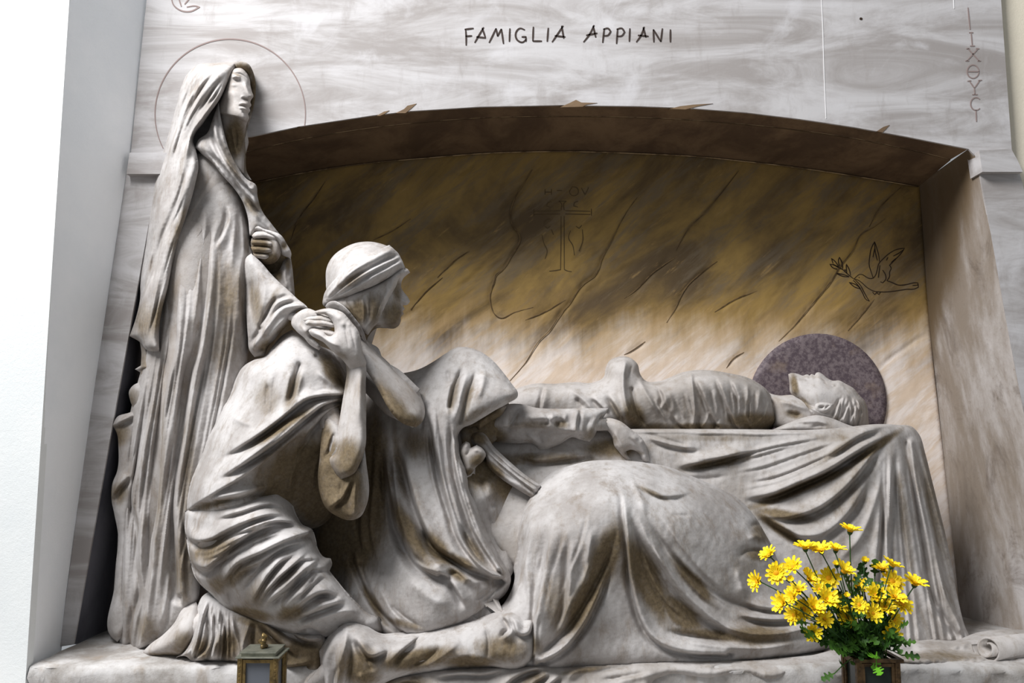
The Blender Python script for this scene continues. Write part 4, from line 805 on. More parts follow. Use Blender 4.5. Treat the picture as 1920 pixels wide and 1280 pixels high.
# ================================================================== collapsed hooded woman
mo = thing('mourning_statue', P(950, 1240, -0.2), 'hooded marble woman collapsed on the ground, arm stretched out on the bier', 'statue', 'marble mourners of the tomb')
man_ = relief([(720, 702), (757, 699), (785, 692), (812, 678), (838, 661), (857, 651), (878, 651), (903, 660), (921, 673), (946, 701), (960, 720), (971, 737), (971, 741), (952, 756), (930, 768), (907, 782), (885, 795), (866, 804), (859, 815), (861, 835), (863, 855), (870, 874), (876, 895), (879, 918), (890, 940), (899, 962), (910, 990), (925, 1020), (940, 1050), (958, 1085), (950, 1110), (925, 1132), (895, 1156), (865, 1172), (827, 1185), (790, 1195), (755, 1198), (715, 1196), (670, 1170), (620, 1130), (585, 1080), (575, 1010), (590, 950), (625, 880), (665, 800), (690, 730)],
  [(730, 710, -.05), (790, 700, -.09), (865, 660, -.10), (930, 700, -.13), (968, 738, -.18), (890, 740, -.21), (850, 760, -.20), (900, 785, -.22), (862, 830, -.20), (800, 800, -.17), (720, 850, -.08), (690, 950, -.09), (610, 960, -.02), (600, 1060, -.02), (640, 1120, -.08), (760, 950, -.19), (850, 930, -.24), (890, 960, -.24), (670, 1040, -.10), (740, 1080, -.24), (820, 1090, -.29), (900, 1060, -.27), (950, 1085, -.24), (710, 1170, -.20), (800, 1150, -.31), (870, 1150, -.29)],
  R=30, drop=.06, thick=.08, step=2.3, stain_shades=[(700, 900, 30, 130, 0, .95), (650, 1010, 70, 80, 10, 1.), (770, 1000, 18, 80, -30, .8), (820, 1030, 40, 20, 45, .85), (860, 1050, 40, 10, 30, .7), (890, 1030, 40, 10, 55, .6), (858, 1078, 24, 10, 35, .8), (780, 830, 34, 30, 0, .6), (748, 860, 10, 70, -8, .5), (852, 740, 8, 40, 12, .5), (877, 750, 8, 50, 15, .5), (700, 1130, 8, 50, -30, .7), (760, 1170, 40, 8, 15, .6), (885, 780, 40, 10, -30, .4)],
  folds=[
  ('g', (7, 8), 22, [(867, 685), (860, 705), (851, 728), (843, 762)], 's'), ('g', (6, 8), 22, [(894, 692), (885, 715), (877, 738), (870, 765), (862, 792)], 's'), ('g', 5, 10, [(836, 692), (840, 705), (844, 722)]), ('r', 7, 12, [(880, 690), (870, 715), (862, 745), (856, 790)]), ('r', 7, 12, [(850, 700), (842, 730), (838, 770), (846, 800)]), ('r', 8, 10, [(910, 690), (905, 720), (895, 750)]),
  ('f', (6, 9), 18, [(806, 745), (810, 790), (818, 840), (832, 902), (848, 960), (862, 1005), (880, 1035), (905, 1062), (935, 1082)], 's'), ('f', (6, 8), 18, [(842, 768), (850, 805), (852, 850), (862, 900), (876, 950), (890, 990), (908, 1025), (935, 1065)], 's'),
  ('g', 6, 12, [(820, 735), (822, 790), (832, 850), (845, 905), (858, 960)]), ('g', 6, 12, [(798, 750), (792, 780), (790, 815)]), ('r', 5, 9, [(860, 830), (864, 870), (874, 915), (890, 960)]), ('g', 4, 8, [(812, 835), (816, 850), (826, 880)]),
  ('f', (7, 12), 24, [(740, 812), (758, 862), (770, 902), (784, 950), (800, 990), (818, 1022), (845, 1042), (880, 1060), (925, 1078)], 's'), ('f', (7, 12), 26, [(722, 830), (727, 885), (738, 940), (748, 985), (765, 1025), (790, 1058), (820, 1072)], 's'),
  ('g', (8, 16), 34, [(745, 960), (757, 1015), (780, 1048), (815, 1068)]), ('g', (8, 16), 34, [(790, 975), (808, 1022), (835, 1042), (885, 1066)]), ('g', (6, 12), 28, [(862, 975), (880, 1022), (905, 1055), (938, 1078)]),
  ('r', 8, 18, [(814, 1072), (830, 1054), (848, 1060), (872, 1082), (905, 1092)]), ('g', 8, 16, [(835, 1075), (855, 1075), (874, 1090)]), ('f', 7, 16, [(842, 1080), (858, 1105), (878, 1140)], 'b'), ('r', 10, 10, [(880, 1095), (910, 1088), (940, 1086)]),
  ('f', 7, 18, [(668, 1050), (684, 1090), (702, 1125), (724, 1152), (752, 1178)], 'n'), ('g', 8, 22, [(676, 1060), (692, 1105), (715, 1145), (750, 1180)], 'n'), ('r', 7, 14, [(708, 1095), (732, 1140), (765, 1175)]), ('g', 7, 14, [(725, 1128), (757, 1156), (800, 1180)]),
  ('r', 10, 9, [(700, 880), (690, 960), (680, 1040)]), ('g', 8, 14, [(690, 860), (676, 930), (668, 1000)]), ('r', 20, 18, [(760, 1080), (800, 1115), (850, 1140)]),
  ('s', 5, 12, [(971, 739), (940, 762), (907, 782), (880, 797)], 'n'), ('g', 6, 12, [(950, 1085), (925, 1110), (895, 1135)]), ('g', 5, 9, [(935, 1090), (915, 1108), (890, 1128)])] + flow([(800, 740), (790, 820), (800, 900), (825, 980)], [(858, 800), (864, 860), (882, 940), (915, 1030)], 6, 3, 6) + flow([(690, 800), (680, 900), (665, 1000), (680, 1080)], [(735, 830), (745, 920), (760, 990), (790, 1050)], 4, 4, 7))
mesh_obj('hooded_mantle', man_, M['robe'], mo)
gch = relief([(860, 800), (900, 780), (952, 752), (960, 770), (950, 800), (925, 830), (905, 850), (930, 862), (965, 888), (1010, 912), (1004, 940), (985, 970), (980, 1020), (968, 1060), (955, 1085), (920, 1040), (890, 985), (870, 930), (860, 870)], [(900, 800, -.06), (940, 780, -.05), (890, 860, -.08), (900, 930, -.14), (960, 930, -.06), (940, 1000, -.10), (950, 1070, -.18)], R=18, drop=.03, thick=.1, step=3.2,
  bumps=[(915, 925, 14, 24, -15, 30)], folds=[('g', 6, 14, [(895, 880), (905, 910), (925, 960)]), ('r', 5, 10, [(930, 975), (945, 1020), (955, 1060)]), ('g', 5, 10, [(905, 950), (925, 990), (945, 1050)]), ('g', 4, 10, [(918, 930), (926, 940), (922, 955)])], stain_shades=[(900, 860, 50, 60, 0, 1.), (960, 910, 50, 40, 30, .9), (910, 790, 60, 40, 0, 1.)])
mesh_obj('gown', gch, M['robe'], mo)
strip = relief([(884, 812), (902, 810), (927, 838), (959, 868), (985, 890), (1014, 910), (1002, 936), (965, 914), (936, 894), (914, 872), (908, 850), (893, 838), (882, 828)], [(890, 820, -.09), (930, 860, -.12), (1006, 920, -.13), (930, 885, -.12)], R=9, drop=.022, thick=.05, step=1.8, folds=[('f', 3, 8, [(905, 828), (935, 856), (968, 884), (1010, 912)], 's'), ('f', 3, 8, [(907, 838), (935, 866), (970, 895), (1006, 922)], 's'), ('g', 3, 8, [(912, 858), (938, 882), (975, 908)]), ('g', 2.5, 7, [(898, 820), (925, 848), (955, 876)])], stain_shades=[(895, 820, 18, 12, 30, .8), (925, 878, 30, 8, 40, .7)])
mesh_obj('veil_edge', strip, M['robe'], mo)
msl = relief([(930, 775), (952, 758), (975, 757), (1005, 764), (1050, 766), (1095, 765), (1141, 765), (1137, 774), (1130, 784), (1122, 800), (1114, 818), (1105, 828), (1085, 823), (1077, 820), (1045, 835), (1012, 842), (1002, 833), (968, 831), (930, 828), (900, 820), (905, 800)], [(940, 780, -.06), (920, 815, -.04), (1000, 780, -.06), (1010, 825, -.03), (1080, 780, -.05), (1130, 775, -.03), (1100, 820, -.03)], R=18, drop=.035, thick=.09, step=2.5,
  folds=[('s', 6, 18, [(952, 801), (1002, 800), (1032, 802), (1060, 808), (1080, 810)], 'n'), ('r', 13, 18, [(960, 782), (1010, 782), (1070, 785)]), ('g', 6, 12, [(1002, 764), (974, 770), (962, 788), (953, 803)], 'n'), ('g', 6, 9, [(1010, 800), (1018, 788), (1030, 800)]), ('g', 6, 10, [(1044, 802), (1050, 786), (1068, 798)]), ('g', 5, 8, [(978, 795), (988, 800), (998, 796)]), ('f', 4, 9, [(1084, 822), (1080, 800), (1084, 775)], 'n'), ('g', 4, 8, [(1098, 822), (1100, 795), (1108, 780)]), ('r', 4, 6, [(1110, 818), (1112, 795), (1122, 778)]), ('g', 4, 8, [(1000, 810), (1012, 820), (1016, 834)]), ('s', 3, 8, [(1138, 768), (1128, 784), (1118, 804), (1106, 826)], 'n'), ('g', 3, 9, [(1020, 772), (1028, 786), (1024, 798)]), ('g', 3, 9, [(1048, 778), (1042, 790), (1050, 800)]), ('r', 3, 8, [(1062, 772), (1060, 788), (1070, 800)]), ('g', 3, 8, [(990, 775), (994, 790), (1004, 798)]), ('r', 3, 7, [(1035, 770), (1036, 790)]), ('g', 3, 8, [(1040, 812), (1046, 824), (1042, 834)]), ('r', 4, 8, [(985, 812), (1000, 822), (1010, 838)])],
  stain_shades=[(1000, 796, 40, 7, 0, .5), (1052, 796, 16, 8, 0, .6), (925, 815, 30, 16, 10, .9), (1105, 815, 14, 16, 0, .5)])
mesh_obj('sleeve', msl, M['robe'], mo)
mhand = relief([(1116, 788), (1137, 783), (1160, 788), (1185, 806), (1207, 826), (1214, 845), (1218, 864), (1212, 868), (1205, 864), (1200, 853), (1193, 846), (1182, 843), (1174, 846), (1178, 855), (1185, 862), (1177, 864), (1168, 856), (1160, 846), (1152, 836), (1148, 820), (1140, 808), (1116, 802)], [(1120, 794, -.01), (1160, 805, -.03), (1195, 830, -.02), (1212, 862, .0), (1178, 860, -.01)], R=12, drop=.026, thick=.04, step=1.7, rough=.0003,
  folds=[('g', 2.5, 5, [(1178, 818), (1192, 832), (1206, 852)], 's'), ('g', 2.2, 5, [(1190, 818), (1203, 832), (1212, 850)], 's'), ('r', 3, 4, [(1150, 805), (1160, 825), (1172, 845)])], bumps=[(1190, 822, 5, 5, 0, 4), (1203, 828, 4, 4, 0, 4), (1160, 838, 6, 6, 0, 4)], stain_shades=[(1150, 825, 10, 12, 0, .4), (1190, 850, 20, 6, 0, .5)])
mfist = relief([(860, 848), (866, 833), (873, 827), (880, 830), (883, 839), (894, 834), (904, 840), (911, 852), (906, 863), (893, 875), (881, 890), (874, 893), (869, 876), (863, 858)], [(870, 840, -.17), (900, 850, -.17), (880, 880, -.15)], R=12, drop=.03, thick=.05, step=1.7, rough=.0003, folds=[('g', 3, 6, [(883, 838), (878, 848), (872, 856)], 'b'), ('r', 4, 5, [(886, 845), (898, 843), (906, 850)])], stain_shades=[(895, 862, 16, 12, -35, .8), (880, 885, 12, 8, 0, .7)], bumps=[(874, 835, 4, 5, 0, 4)])
mface = relief([(872, 798), (895, 785), (915, 772), (940, 758), (950, 762), (940, 778), (920, 790), (906, 800), (899, 806), (892, 800), (880, 802)], [(890, 792, -.08), (940, 765, -.10), (900, 800, -.11)], R=10, drop=.03, thick=.06, step=1.8, rough=.0003, bumps=[(899, 800, 5, 4, -30, 10), (915, 785, 5, 4, 0, -8)], stain_shades=[(910, 785, 50, 30, 0, .9)])
mcore = tube([P(895, 765, .0), P(860, 760, .02), P(810, 800, .02), P(780, 900, -.03), P(770, 1050, -.08), P(830, 1110, -.14)], [.06, .05, .08, .09, .10, .08], 12)
mleg = tube([P(830, 1130, -.14), P(930, 1060, -.02), P(1060, 990, .0), P(1130, 925, -.09), P(1060, 1100, -.16), P(1000, 1200, -.2)], [.08, .07, .06, .05, .05, .04], 12)
mleg2 = tube([P(900, 1150, -.2), P(960, 1190, -.27), P(780, 1220, -.28), P(650, 1220, -.3), P(585, 1285, -.3)], [.08, .06, .05, .035, .02], 10)
marm = tube([P(850, 770, -.02), P(930, 800, .02), P(1050, 790, .0), P(1140, 796, .0)], [.05, .045, .035, .02], 10)
marm2 = tube([P(830, 790, -.04), P(870, 920, -.1), P(880, 870, -.13)], [.05, .04, .02], 10)
mfoot = relief([(563, 1296), (567, 1274), (578, 1261), (592, 1252), (603, 1249), (608, 1272), (604, 1300)], [(570, 1285, -.28), (600, 1270, -.31)], R=16, drop=.03, thick=.05, step=2.2, rough=.0003)
mesh_obj('body', merge(mface, mhand, mfist, mfoot, Z(mcore), Z(mleg), Z(mleg2), Z(marm), Z(marm2)), M['skin'], mo)
mskirt = relief([(1032, 887), (1070, 872), (1105, 864), (1140, 862), (1175, 863), (1210, 867), (1257, 876), (1297, 892), (1345, 913), (1390, 937), (1420, 972), (1443, 1012), (1465, 1060), (1490, 1100), (1530, 1150), (1575, 1190), (1570, 1215), (1500, 1226), (1430, 1238), (1340, 1244), (1200, 1252), (1080, 1258), (1000, 1256), (955, 1252), (940, 1200), (925, 1165), (930, 1145), (945, 1130), (957, 1110), (965, 1080), (963, 1065), (968, 1040), (971, 1010), (981, 960), (991, 938), (1008, 912)],
  [(1032, 890, -.10), (1140, 866, -.12), (1140, 930, -.27), (1257, 880, -.06), (1390, 940, -.02), (1280, 960, -.22), (1400, 1020, -.12), (990, 960, -.20), (1040, 1000, -.31), (970, 1080, -.24), (1000, 1150, -.33), (1080, 1120, -.33), (1160, 1080, -.28), (1180, 1160, -.27), (1100, 1245, -.30), (960, 1240, -.33), (1300, 1100, -.24), (1300, 1235, -.27), (1460, 1080, -.07), (1500, 1210, -.20), (1560, 1195, -.12), (1400, 1180, -.20)],
  R=34, drop=.06, thick=.10, step=2.6, stain_shades=[(1135, 1050, 28, 75, 22, 1.), (1095, 1130, 26, 70, 25, .9), (1050, 1130, 30, 60, 0, .5), (1215, 1090, 26, 90, -25, 1.), (1275, 1150, 50, 22, 40, 1.), (1300, 1090, 60, 13, 48, .9), (1340, 1190, 90, 10, 8, .8), (1400, 1060, 30, 26, 30, .4), (1420, 1190, 60, 20, 0, .8), (985, 1210, 30, 24, 0, .8), (1225, 925, 34, 6, 25, .6), (1425, 1000, 16, 26, -30, .6), (1170, 1060, 14, 60, -8, .4), (1420, 1040, 30, 14, 0, .7)],
  folds=[
  ('g', 6, 20, [(990, 975), (982, 1010), (972, 1047), (967, 1090), (955, 1125)]), ('f', 9, 16, [(1043, 965), (1034, 1000), (1026, 1047), (1014, 1110), (1006, 1172), (1002, 1225)], 's'), ('r', 9, 10, [(1010, 940), (996, 990), (985, 1040), (985, 1090), (975, 1130)]),
  ('f', 8, 12, [(1075, 1000), (1070, 1040), (1067, 1110), (1058, 1160), (1040, 1205)]), ('g', (9, 16), 24, [(1160, 985), (1142, 1035), (1122, 1085), (1095, 1135), (1058, 1185), (1015, 1228)], 's'), ('f', 7, 20, [(1018, 1238), (1055, 1215), (1090, 1175), (1114, 1130), (1130, 1090), (1145, 1050)], 'e'), ('r', 8, 14, [(1110, 980), (1105, 1030), (1098, 1080), (1085, 1120)]),
  ('f', (5, 8), 18, [(1155, 898), (1168, 930), (1172, 967), (1178, 1022), (1184, 1085), (1192, 1122), (1204, 1160), (1226, 1195), (1257, 1213), (1300, 1222), (1360, 1224)], 's'),
  ('g', (9, 22), 26, [(1180, 950), (1190, 990), (1206, 1030), (1232, 1075), (1266, 1120), (1305, 1158), (1350, 1182)], 's'), ('r', (6, 9), 24, [(1190, 945), (1202, 980), (1222, 1025), (1252, 1067), (1285, 1112), (1322, 1148), (1358, 1173), (1400, 1186), (1470, 1186), (1530, 1172)], 's'), ('g', (6, 15), 20, [(1208, 955), (1222, 985), (1248, 1025), (1284, 1066), (1320, 1098), (1365, 1125), (1410, 1140)], 's'),
  ('s', 9, 14, [(1188, 893), (1206, 913), (1232, 928), (1262, 930), (1300, 922)], 'b'), ('r', 8, 8, [(1180, 890), (1200, 930), (1212, 970)]),
  ('g', 7, 14, [(1240, 1180), (1280, 1190), (1330, 1198), (1390, 1206)]), ('r', 6, 12, [(1250, 1198), (1300, 1205), (1360, 1212), (1440, 1214), (1510, 1200)]), ('g', 6, 10, [(1240, 1212), (1300, 1228), (1380, 1226)]), ('f', 7, 16, [(1380, 1150), (1430, 1160), (1480, 1160), (1520, 1150)]), ('f', 7, 14, [(1390, 1128), (1430, 1138), (1470, 1140), (1500, 1128)]),
  ('g', 7, 18, [(1404, 992), (1418, 982), (1430, 990), (1446, 1020)]), ('g', 8, 18, [(1384, 1050), (1395, 1034), (1415, 1030), (1440, 1036)]), ('r', 7, 10, [(1400, 1012), (1420, 1005), (1436, 1015)]), ('r', 8, 10, [(1380, 1060), (1388, 1090), (1396, 1120)]), ('g', 3, 4, [(1254, 964), (1280, 966), (1300, 964)]),
  ('r', 10, 14, [(1000, 1232), (1040, 1226), (1080, 1190)]), ('g', 6, 12, [(1012, 1150), (1008, 1190), (1012, 1225)])] + flow([(1010, 930), (985, 1000), (975, 1060), (985, 1130), (985, 1200)], [(1150, 930), (1140, 1010), (1100, 1090), (1060, 1160), (1030, 1220)], 5, 5, 3.5) + flow([(1190, 960), (1200, 1040), (1230, 1120), (1290, 1180)], [(1240, 960), (1300, 1040), (1380, 1110), (1460, 1150)], 5, 4, 5))
mesh_obj('skirt', mskirt, M['robe'], mo)
mleg_d = relief([(1005, 1160), (985, 1150), (960, 1140), (930, 1147), (890, 1160), (860, 1165), (827, 1172), (777, 1183), (740, 1186), (715, 1187), (690, 1174), (665, 1161), (647, 1160), (632, 1172), (620, 1186), (608, 1202), (593, 1218), (597, 1230), (601, 1250), (604, 1298), (650, 1302), (700, 1290), (740, 1272), (790, 1262), (855, 1256), (920, 1250), (985, 1248), (1002, 1225)],
  [(995, 1170, -.34), (950, 1150, -.32), (940, 1220, -.37), (860, 1175, -.31), (850, 1225, -.37), (760, 1190, -.31), (740, 1240, -.37), (650, 1170, -.33), (640, 1220, -.39), (600, 1220, -.33), (650, 1290, -.36), (850, 1252, -.33)], R=34, drop=.06, thick=.10, step=2.4,
  stain_shades=[(780, 1235, 90, 20, -8, .85), (680, 1250, 40, 40, 0, .8), (940, 1215, 50, 28, 0, .7), (880, 1240, 60, 14, 0, .8), (640, 1250, 12, 40, 10, .6)],
  folds=[('r', 7, 16, [(652, 1165), (646, 1210), (636, 1250), (632, 1295)], 's'), ('f', 6, 18, [(640, 1175), (622, 1205), (608, 1240), (612, 1290)], 's'), ('g', 7, 20, [(657, 1195), (659, 1235), (652, 1275), (650, 1300)], 's'), ('f', 7, 20, [(668, 1190), (680, 1212), (694, 1228), (712, 1224), (728, 1214)], 'b'), ('f', 7, 14, [(725, 1250), (745, 1225), (768, 1205), (792, 1185)]), ('r', 10, 14, [(790, 1255), (827, 1232), (865, 1198)]), ('g', 9, 14, [(760, 1250), (800, 1235), (830, 1210)]), ('f', 7, 12, [(850, 1246), (868, 1230), (890, 1238), (912, 1244)]),
  ('g', 5, 12, [(910, 1172), (916, 1205), (912, 1240)]), ('f', 6, 16, [(940, 1150), (952, 1162), (958, 1185), (950, 1190)], 's'), ('f', 6, 16, [(958, 1150), (966, 1168), (976, 1188), (990, 1186), (998, 1168)], 's'), ('g', 6, 12, [(700, 1260), (690, 1240), (700, 1234)]), ('r', 6, 10, [(672, 1260), (680, 1275), (690, 1285)]), ('g', 6, 14, [(640, 1240), (625, 1270), (620, 1298)])])
mesh_obj('shin_drapery', mleg_d, M['robe'], mo)
hemf = relief([(610, 1300), (660, 1285), (700, 1272), (740, 1262), (790, 1256), (860, 1249), (960, 1244), (1100, 1246), (1250, 1240), (1400, 1238), (1520, 1228), (1575, 1222), (1600, 1245), (1590, 1272), (1540, 1268), (1500, 1262), (1440, 1272), (1400, 1262), (1330, 1270), (1250, 1266), (1225, 1276), (1215, 1300), (900, 1306)],
  [(640, 1295, -.30), (800, 1262, -.30), (800, 1300, -.33), (1000, 1250, -.31), (1000, 1295, -.34), (1200, 1250, -.30), (1200, 1290, -.34), (1400, 1242, -.26), (1400, 1265, -.31), (1580, 1230, -.2), (1580, 1265, -.30)], R=12, drop=.03, thick=.08, step=2.6, stain_shades=[(750, 1285, 80, 16, -8, .6), (1000, 1275, 30, 14, -30, .5), (1100, 1255, 50, 6, -10, .6)],
  folds=[('f', 6, 16, [(810, 1268), (860, 1262), (910, 1262), (950, 1252)]), ('f', 7, 18, [(935, 1300), (955, 1275), (985, 1258), (1030, 1250)]), ('f', 6, 16, [(975, 1302), (1000, 1280), (1035, 1258)]), ('f', 6, 14, [(1010, 1302), (1030, 1282), (1055, 1262)]), ('r', 8, 16, [(1070, 1285), (1068, 1268), (1085, 1256), (1130, 1252)]), ('g', 6, 16, [(1110, 1262), (1150, 1252), (1200, 1244)]), ('g', 5, 12, [(1120, 1275), (1170, 1268), (1220, 1258)]), ('g', 5, 14, [(1330, 1255), (1350, 1248), (1378, 1242)]), ('f', 6, 12, [(720, 1290), (770, 1275), (800, 1285)]), ('r', 8, 10, [(1150, 1280), (1190, 1270), (1235, 1262)])])
mesh_obj('trailing_hem', hemf, M['pale'], mo)

# ================================================================== standing veiled woman
nun = thing('standing_statue', P(330, 1218, -0.08), 'tall veiled marble woman standing at the left, hand resting on the kneeling woman', 'statue', 'marble mourners of the tomb')
robe = relief([(318, 255), (338, 262), (370, 275), (400, 285), (425, 310), (445, 335), (455, 365), (462, 402), (467, 430), (471, 470), (474, 500), (472, 560), (470, 600), (466, 650), (462, 690), (455, 720), (445, 770), (430, 830), (410, 900), (390, 960), (375, 1010), (374, 1060), (375, 1105), (371, 1127), (350, 1160), (325, 1192), (290, 1212), (270, 1221), (245, 1222), (225, 1220), (221, 1205), (216, 1180), (218, 1100), (222, 985), (228, 900), (235, 820), (252, 740), (265, 690), (275, 640), (280, 560), (275, 480), (282, 400), (290, 330), (305, 280)],
  [(318, 260, -.04), (400, 300, -.07), (455, 400, -.08), (380, 400, -.12), (390, 600, -.15), (360, 800, -.15), (310, 1000, -.13), (290, 1210, -.10), (225, 1210, -.03), (230, 950, -.02), (290, 500, -.07), (460, 640, -.10)],
  R=45, drop=.08, thick=.14, step=2.2, stain_shades=[(425, 560, 42, 70, 0, .45), (420, 640, 40, 50, 0, .4), (350, 900, 14, 150, 4, .5), (300, 900, 10, 180, 2, .35), (345, 1060, 22, 90, 0, .5), (275, 1180, 25, 30, 0, .5)],
  folds=[
  ('f', (9, 11), 22, [(356, 420), (350, 470), (338, 520), (337, 590), (333, 660), (322, 700), (312, 760), (309, 815), (304, 890), (299, 960), (290, 1010), (286, 1060), (280, 1120), (270, 1175), (262, 1215)], 's'),
  ('f', (9, 11), 24, [(412, 365), (409, 402), (400, 452), (394, 540), (386, 615), (378, 660), (366, 702), (357, 760), (348, 827), (338, 890), (332, 960), (336, 1030), (340, 1110)], 's'),
  ('g', (9, 12), 12, [(412, 440), (404, 540), (396, 615), (389, 670), (378, 720), (368, 770), (359, 830), (349, 890), (343, 960), (348, 1040), (352, 1110)], 's'),
  ('r', 7, 12, [(336, 610), (338, 690), (330, 765), (325, 830), (322, 890), (314, 960), (305, 1035), (302, 1085), (299, 1150), (291, 1197)]),
  ('f', 8, 18, [(303, 660), (296, 715), (278, 800), (264, 865), (250, 930), (262, 985), (264, 1060), (268, 1110), (253, 1172), (250, 1215)], 's'),
  ('r', 6, 12, [(244, 800), (240, 880), (238, 960), (236, 1035), (234, 1120), (233, 1200)]),
  ('g', 5, 14, [(260, 850), (254, 930), (256, 985), (250, 1060), (246, 1135), (246, 1210)]),
  ('g', 5, 10, [(232, 880), (228, 960), (226, 1035), (224, 1150)]),
  ('r', 8, 10, [(440, 380), (441, 420), (436, 470), (434, 520)]), ('f', 6, 9, [(428, 380), (430, 410), (420, 440), (405, 470)]),
  ('r', 7, 9, [(380, 370), (385, 420), (378, 480), (372, 540), (366, 620)]),
  ('r', 5, 8, [(452, 385), (456, 440), (458, 500)]),
  ('s', 5, 14, [(456, 640), (452, 590), (450, 540), (456, 470)], 'b'),
  ('r', 8, 8, [(420, 600), (412, 680), (400, 740), (392, 800)]),
  ('g', 5, 8, [(325, 1090), (318, 1130), (312, 1170), (300, 1195)]), ('r', 6, 9, [(318, 1060), (312, 1120), (298, 1180)]),
  ('g', 6, 8, [(380, 900), (368, 960), (362, 1020), (362, 1080)]),
  ] + flow([(285, 480), (280, 600), (262, 720), (242, 850), (228, 1000), (224, 1210)], [(452, 430), (452, 560), (432, 700), (402, 850), (372, 1000), (330, 1190)], 15, 3.6, 7.5))
mesh_obj('robe', robe, M['robe'], nun)
ruff = relief([(262, 640), (276, 640), (285, 700), (270, 800), (255, 900), (240, 1000), (235, 1100), (232, 1190), (220, 1203), (211, 1196), (214, 1100), (217, 1060), (221, 1000), (214, 962), (209, 935), (211, 905), (219, 885), (222, 840), (219, 812), (211, 797), (220, 781), (240, 774), (252, 770), (244, 750), (242, 733), (250, 722), (262, 716), (263, 698), (253, 692), (264, 685), (265, 660)],
  [(265, 660, -.05), (250, 760, -.04), (230, 850, -.03), (225, 940, -.02), (222, 1190, -.02), (260, 1000, -.03)], R=14, drop=.03, thick=.10, step=2.4,
  stain_shades=[(275, 690, 14, 50, 0, .6), (225, 815, 22, 22, 30, .6), (222, 925, 20, 22, 30, .6), (250, 745, 14, 20, 0, .5)],
  folds=[('f', 6, 16, [(212, 797), (226, 790), (240, 783), (252, 776)], 'e'), ('f', 6, 14, [(210, 930), (222, 912), (236, 897), (244, 888)], 'e'), ('g', 5, 12, [(244, 740), (252, 760), (256, 790), (246, 850), (240, 900)]), ('f', 5, 12, [(254, 693), (266, 688), (276, 690)], 'n'), ('r', 5, 9, [(270, 700), (264, 780), (250, 870), (238, 960)])])
mesh_obj('ruffled_hem', ruff, M['robe'], nun)
veil = relief([(447, 115), (430, 116), (400, 118), (372, 121), (352, 138), (338, 165), (330, 195), (320, 230), (307, 270), (296, 305), (286, 345), (278, 395), (269, 452), (261, 515), (263, 555), (255, 595), (243, 630), (262, 641), (275, 656), (299, 659), (298, 630), (302, 590), (314, 540), (324, 490), (338, 440), (352, 396), (366, 345), (372, 310), (367, 280), (362, 262), (366, 251), (380, 232), (395, 210), (410, 189), (418, 174), (426, 156), (435, 139), (441, 126)],
  [(440, 122, -.12), (400, 135, -.16), (350, 170, -.09), (400, 180, -.19), (345, 240, -.12), (375, 235, -.20), (310, 300, -.06), (350, 310, -.17), (290, 400, -.06), (340, 400, -.18), (280, 500, -.07), (310, 520, -.19), (260, 600, -.10), (290, 645, -.18)],
  R=30, drop=.07, thick=.05, step=1.9, stain_shades=[(300, 590, 45, 18, -65, .65), (272, 600, 24, 35, 0, .5), (335, 430, 8, 70, 20, .4)],
  folds=[
  ('f', (5, 8), 12, [(425, 126), (400, 150), (375, 182), (352, 228), (335, 285), (320, 340)], 'b'), ('f', (5, 8), 13, [(432, 135), (415, 158), (395, 186), (372, 218), (355, 250), (342, 292), (334, 340)]),
  ('f', (4, 7), 10, [(405, 128), (380, 152), (355, 188), (340, 225), (324, 275), (308, 330)]), ('r', 4, 7, [(432, 148), (412, 180), (392, 207), (370, 236), (358, 255)]),
  ('g', 4, 7, [(385, 130), (360, 160), (345, 190), (332, 230), (318, 270)]), ('g', 4, 8, [(424, 146), (404, 176), (382, 205), (362, 236), (350, 262), (346, 300)]),
  ('f', 6, 14, [(366, 285), (357, 320), (345, 355), (330, 400), (312, 440), (298, 480), (286, 520), (270, 560), (258, 600)], 's'),
  ('g', 5, 14, [(352, 352), (332, 402), (312, 440), (297, 480), (287, 520), (268, 565)]),
  ('r', 5, 10, [(360, 365), (344, 405), (326, 445), (312, 490), (302, 535), (290, 590), (280, 640)]), ('g', 4, 12, [(326, 470), (312, 515), (298, 560), (284, 610), (274, 650)]), ('g', 3.5, 10, [(312, 555), (302, 600), (292, 650)]),
  ('r', 5, 8, [(320, 300), (304, 350), (296, 400), (288, 450)]), ('r', 4, 6, [(345, 300), (338, 340), (322, 390)]), ('g', 4, 6, [(310, 330), (298, 378), (292, 440), (282, 500)])] + flow([(405, 121), (356, 142), (336, 195), (316, 262), (296, 330)], [(440, 128), (412, 186), (372, 240), (360, 262), (352, 320)], 9, 3.2, 7, 'f') + flow([(288, 390), (274, 470), (266, 540), (254, 615)], [(352, 400), (326, 480), (306, 550), (288, 645)], 5, 3.2, 7, 'f'))
mesh_obj('veil', veil, M['robe'], nun)
hood = relief([(436, 121), (452, 115), (466, 120), (474, 133), (478.5, 150), (479.5, 172), (475, 202), (468, 228), (462, 248), (460, 260), (461, 290), (463, 322), (472, 338), (450, 335), (425, 300), (405, 250), (405, 200), (420, 160)],
  [(450, 120, -.10), (477, 160, -.05), (465, 235, -.04), (462, 300, -.04), (430, 160, .0), (425, 230, .0), (440, 300, -.02)], R=10, drop=.018, thick=.06, step=2.6, bumps=[(445, 170, 22, 40, 0, -55), (440, 240, 14, 40, 0, -30)], stain_shades=[(450, 135, 30, 18, 0, .9), (478, 180, 12, 60, 0, .9), (460, 280, 12, 60, 0, .6)])
mesh_obj('hood_lining', hood, M['robe'], nun)
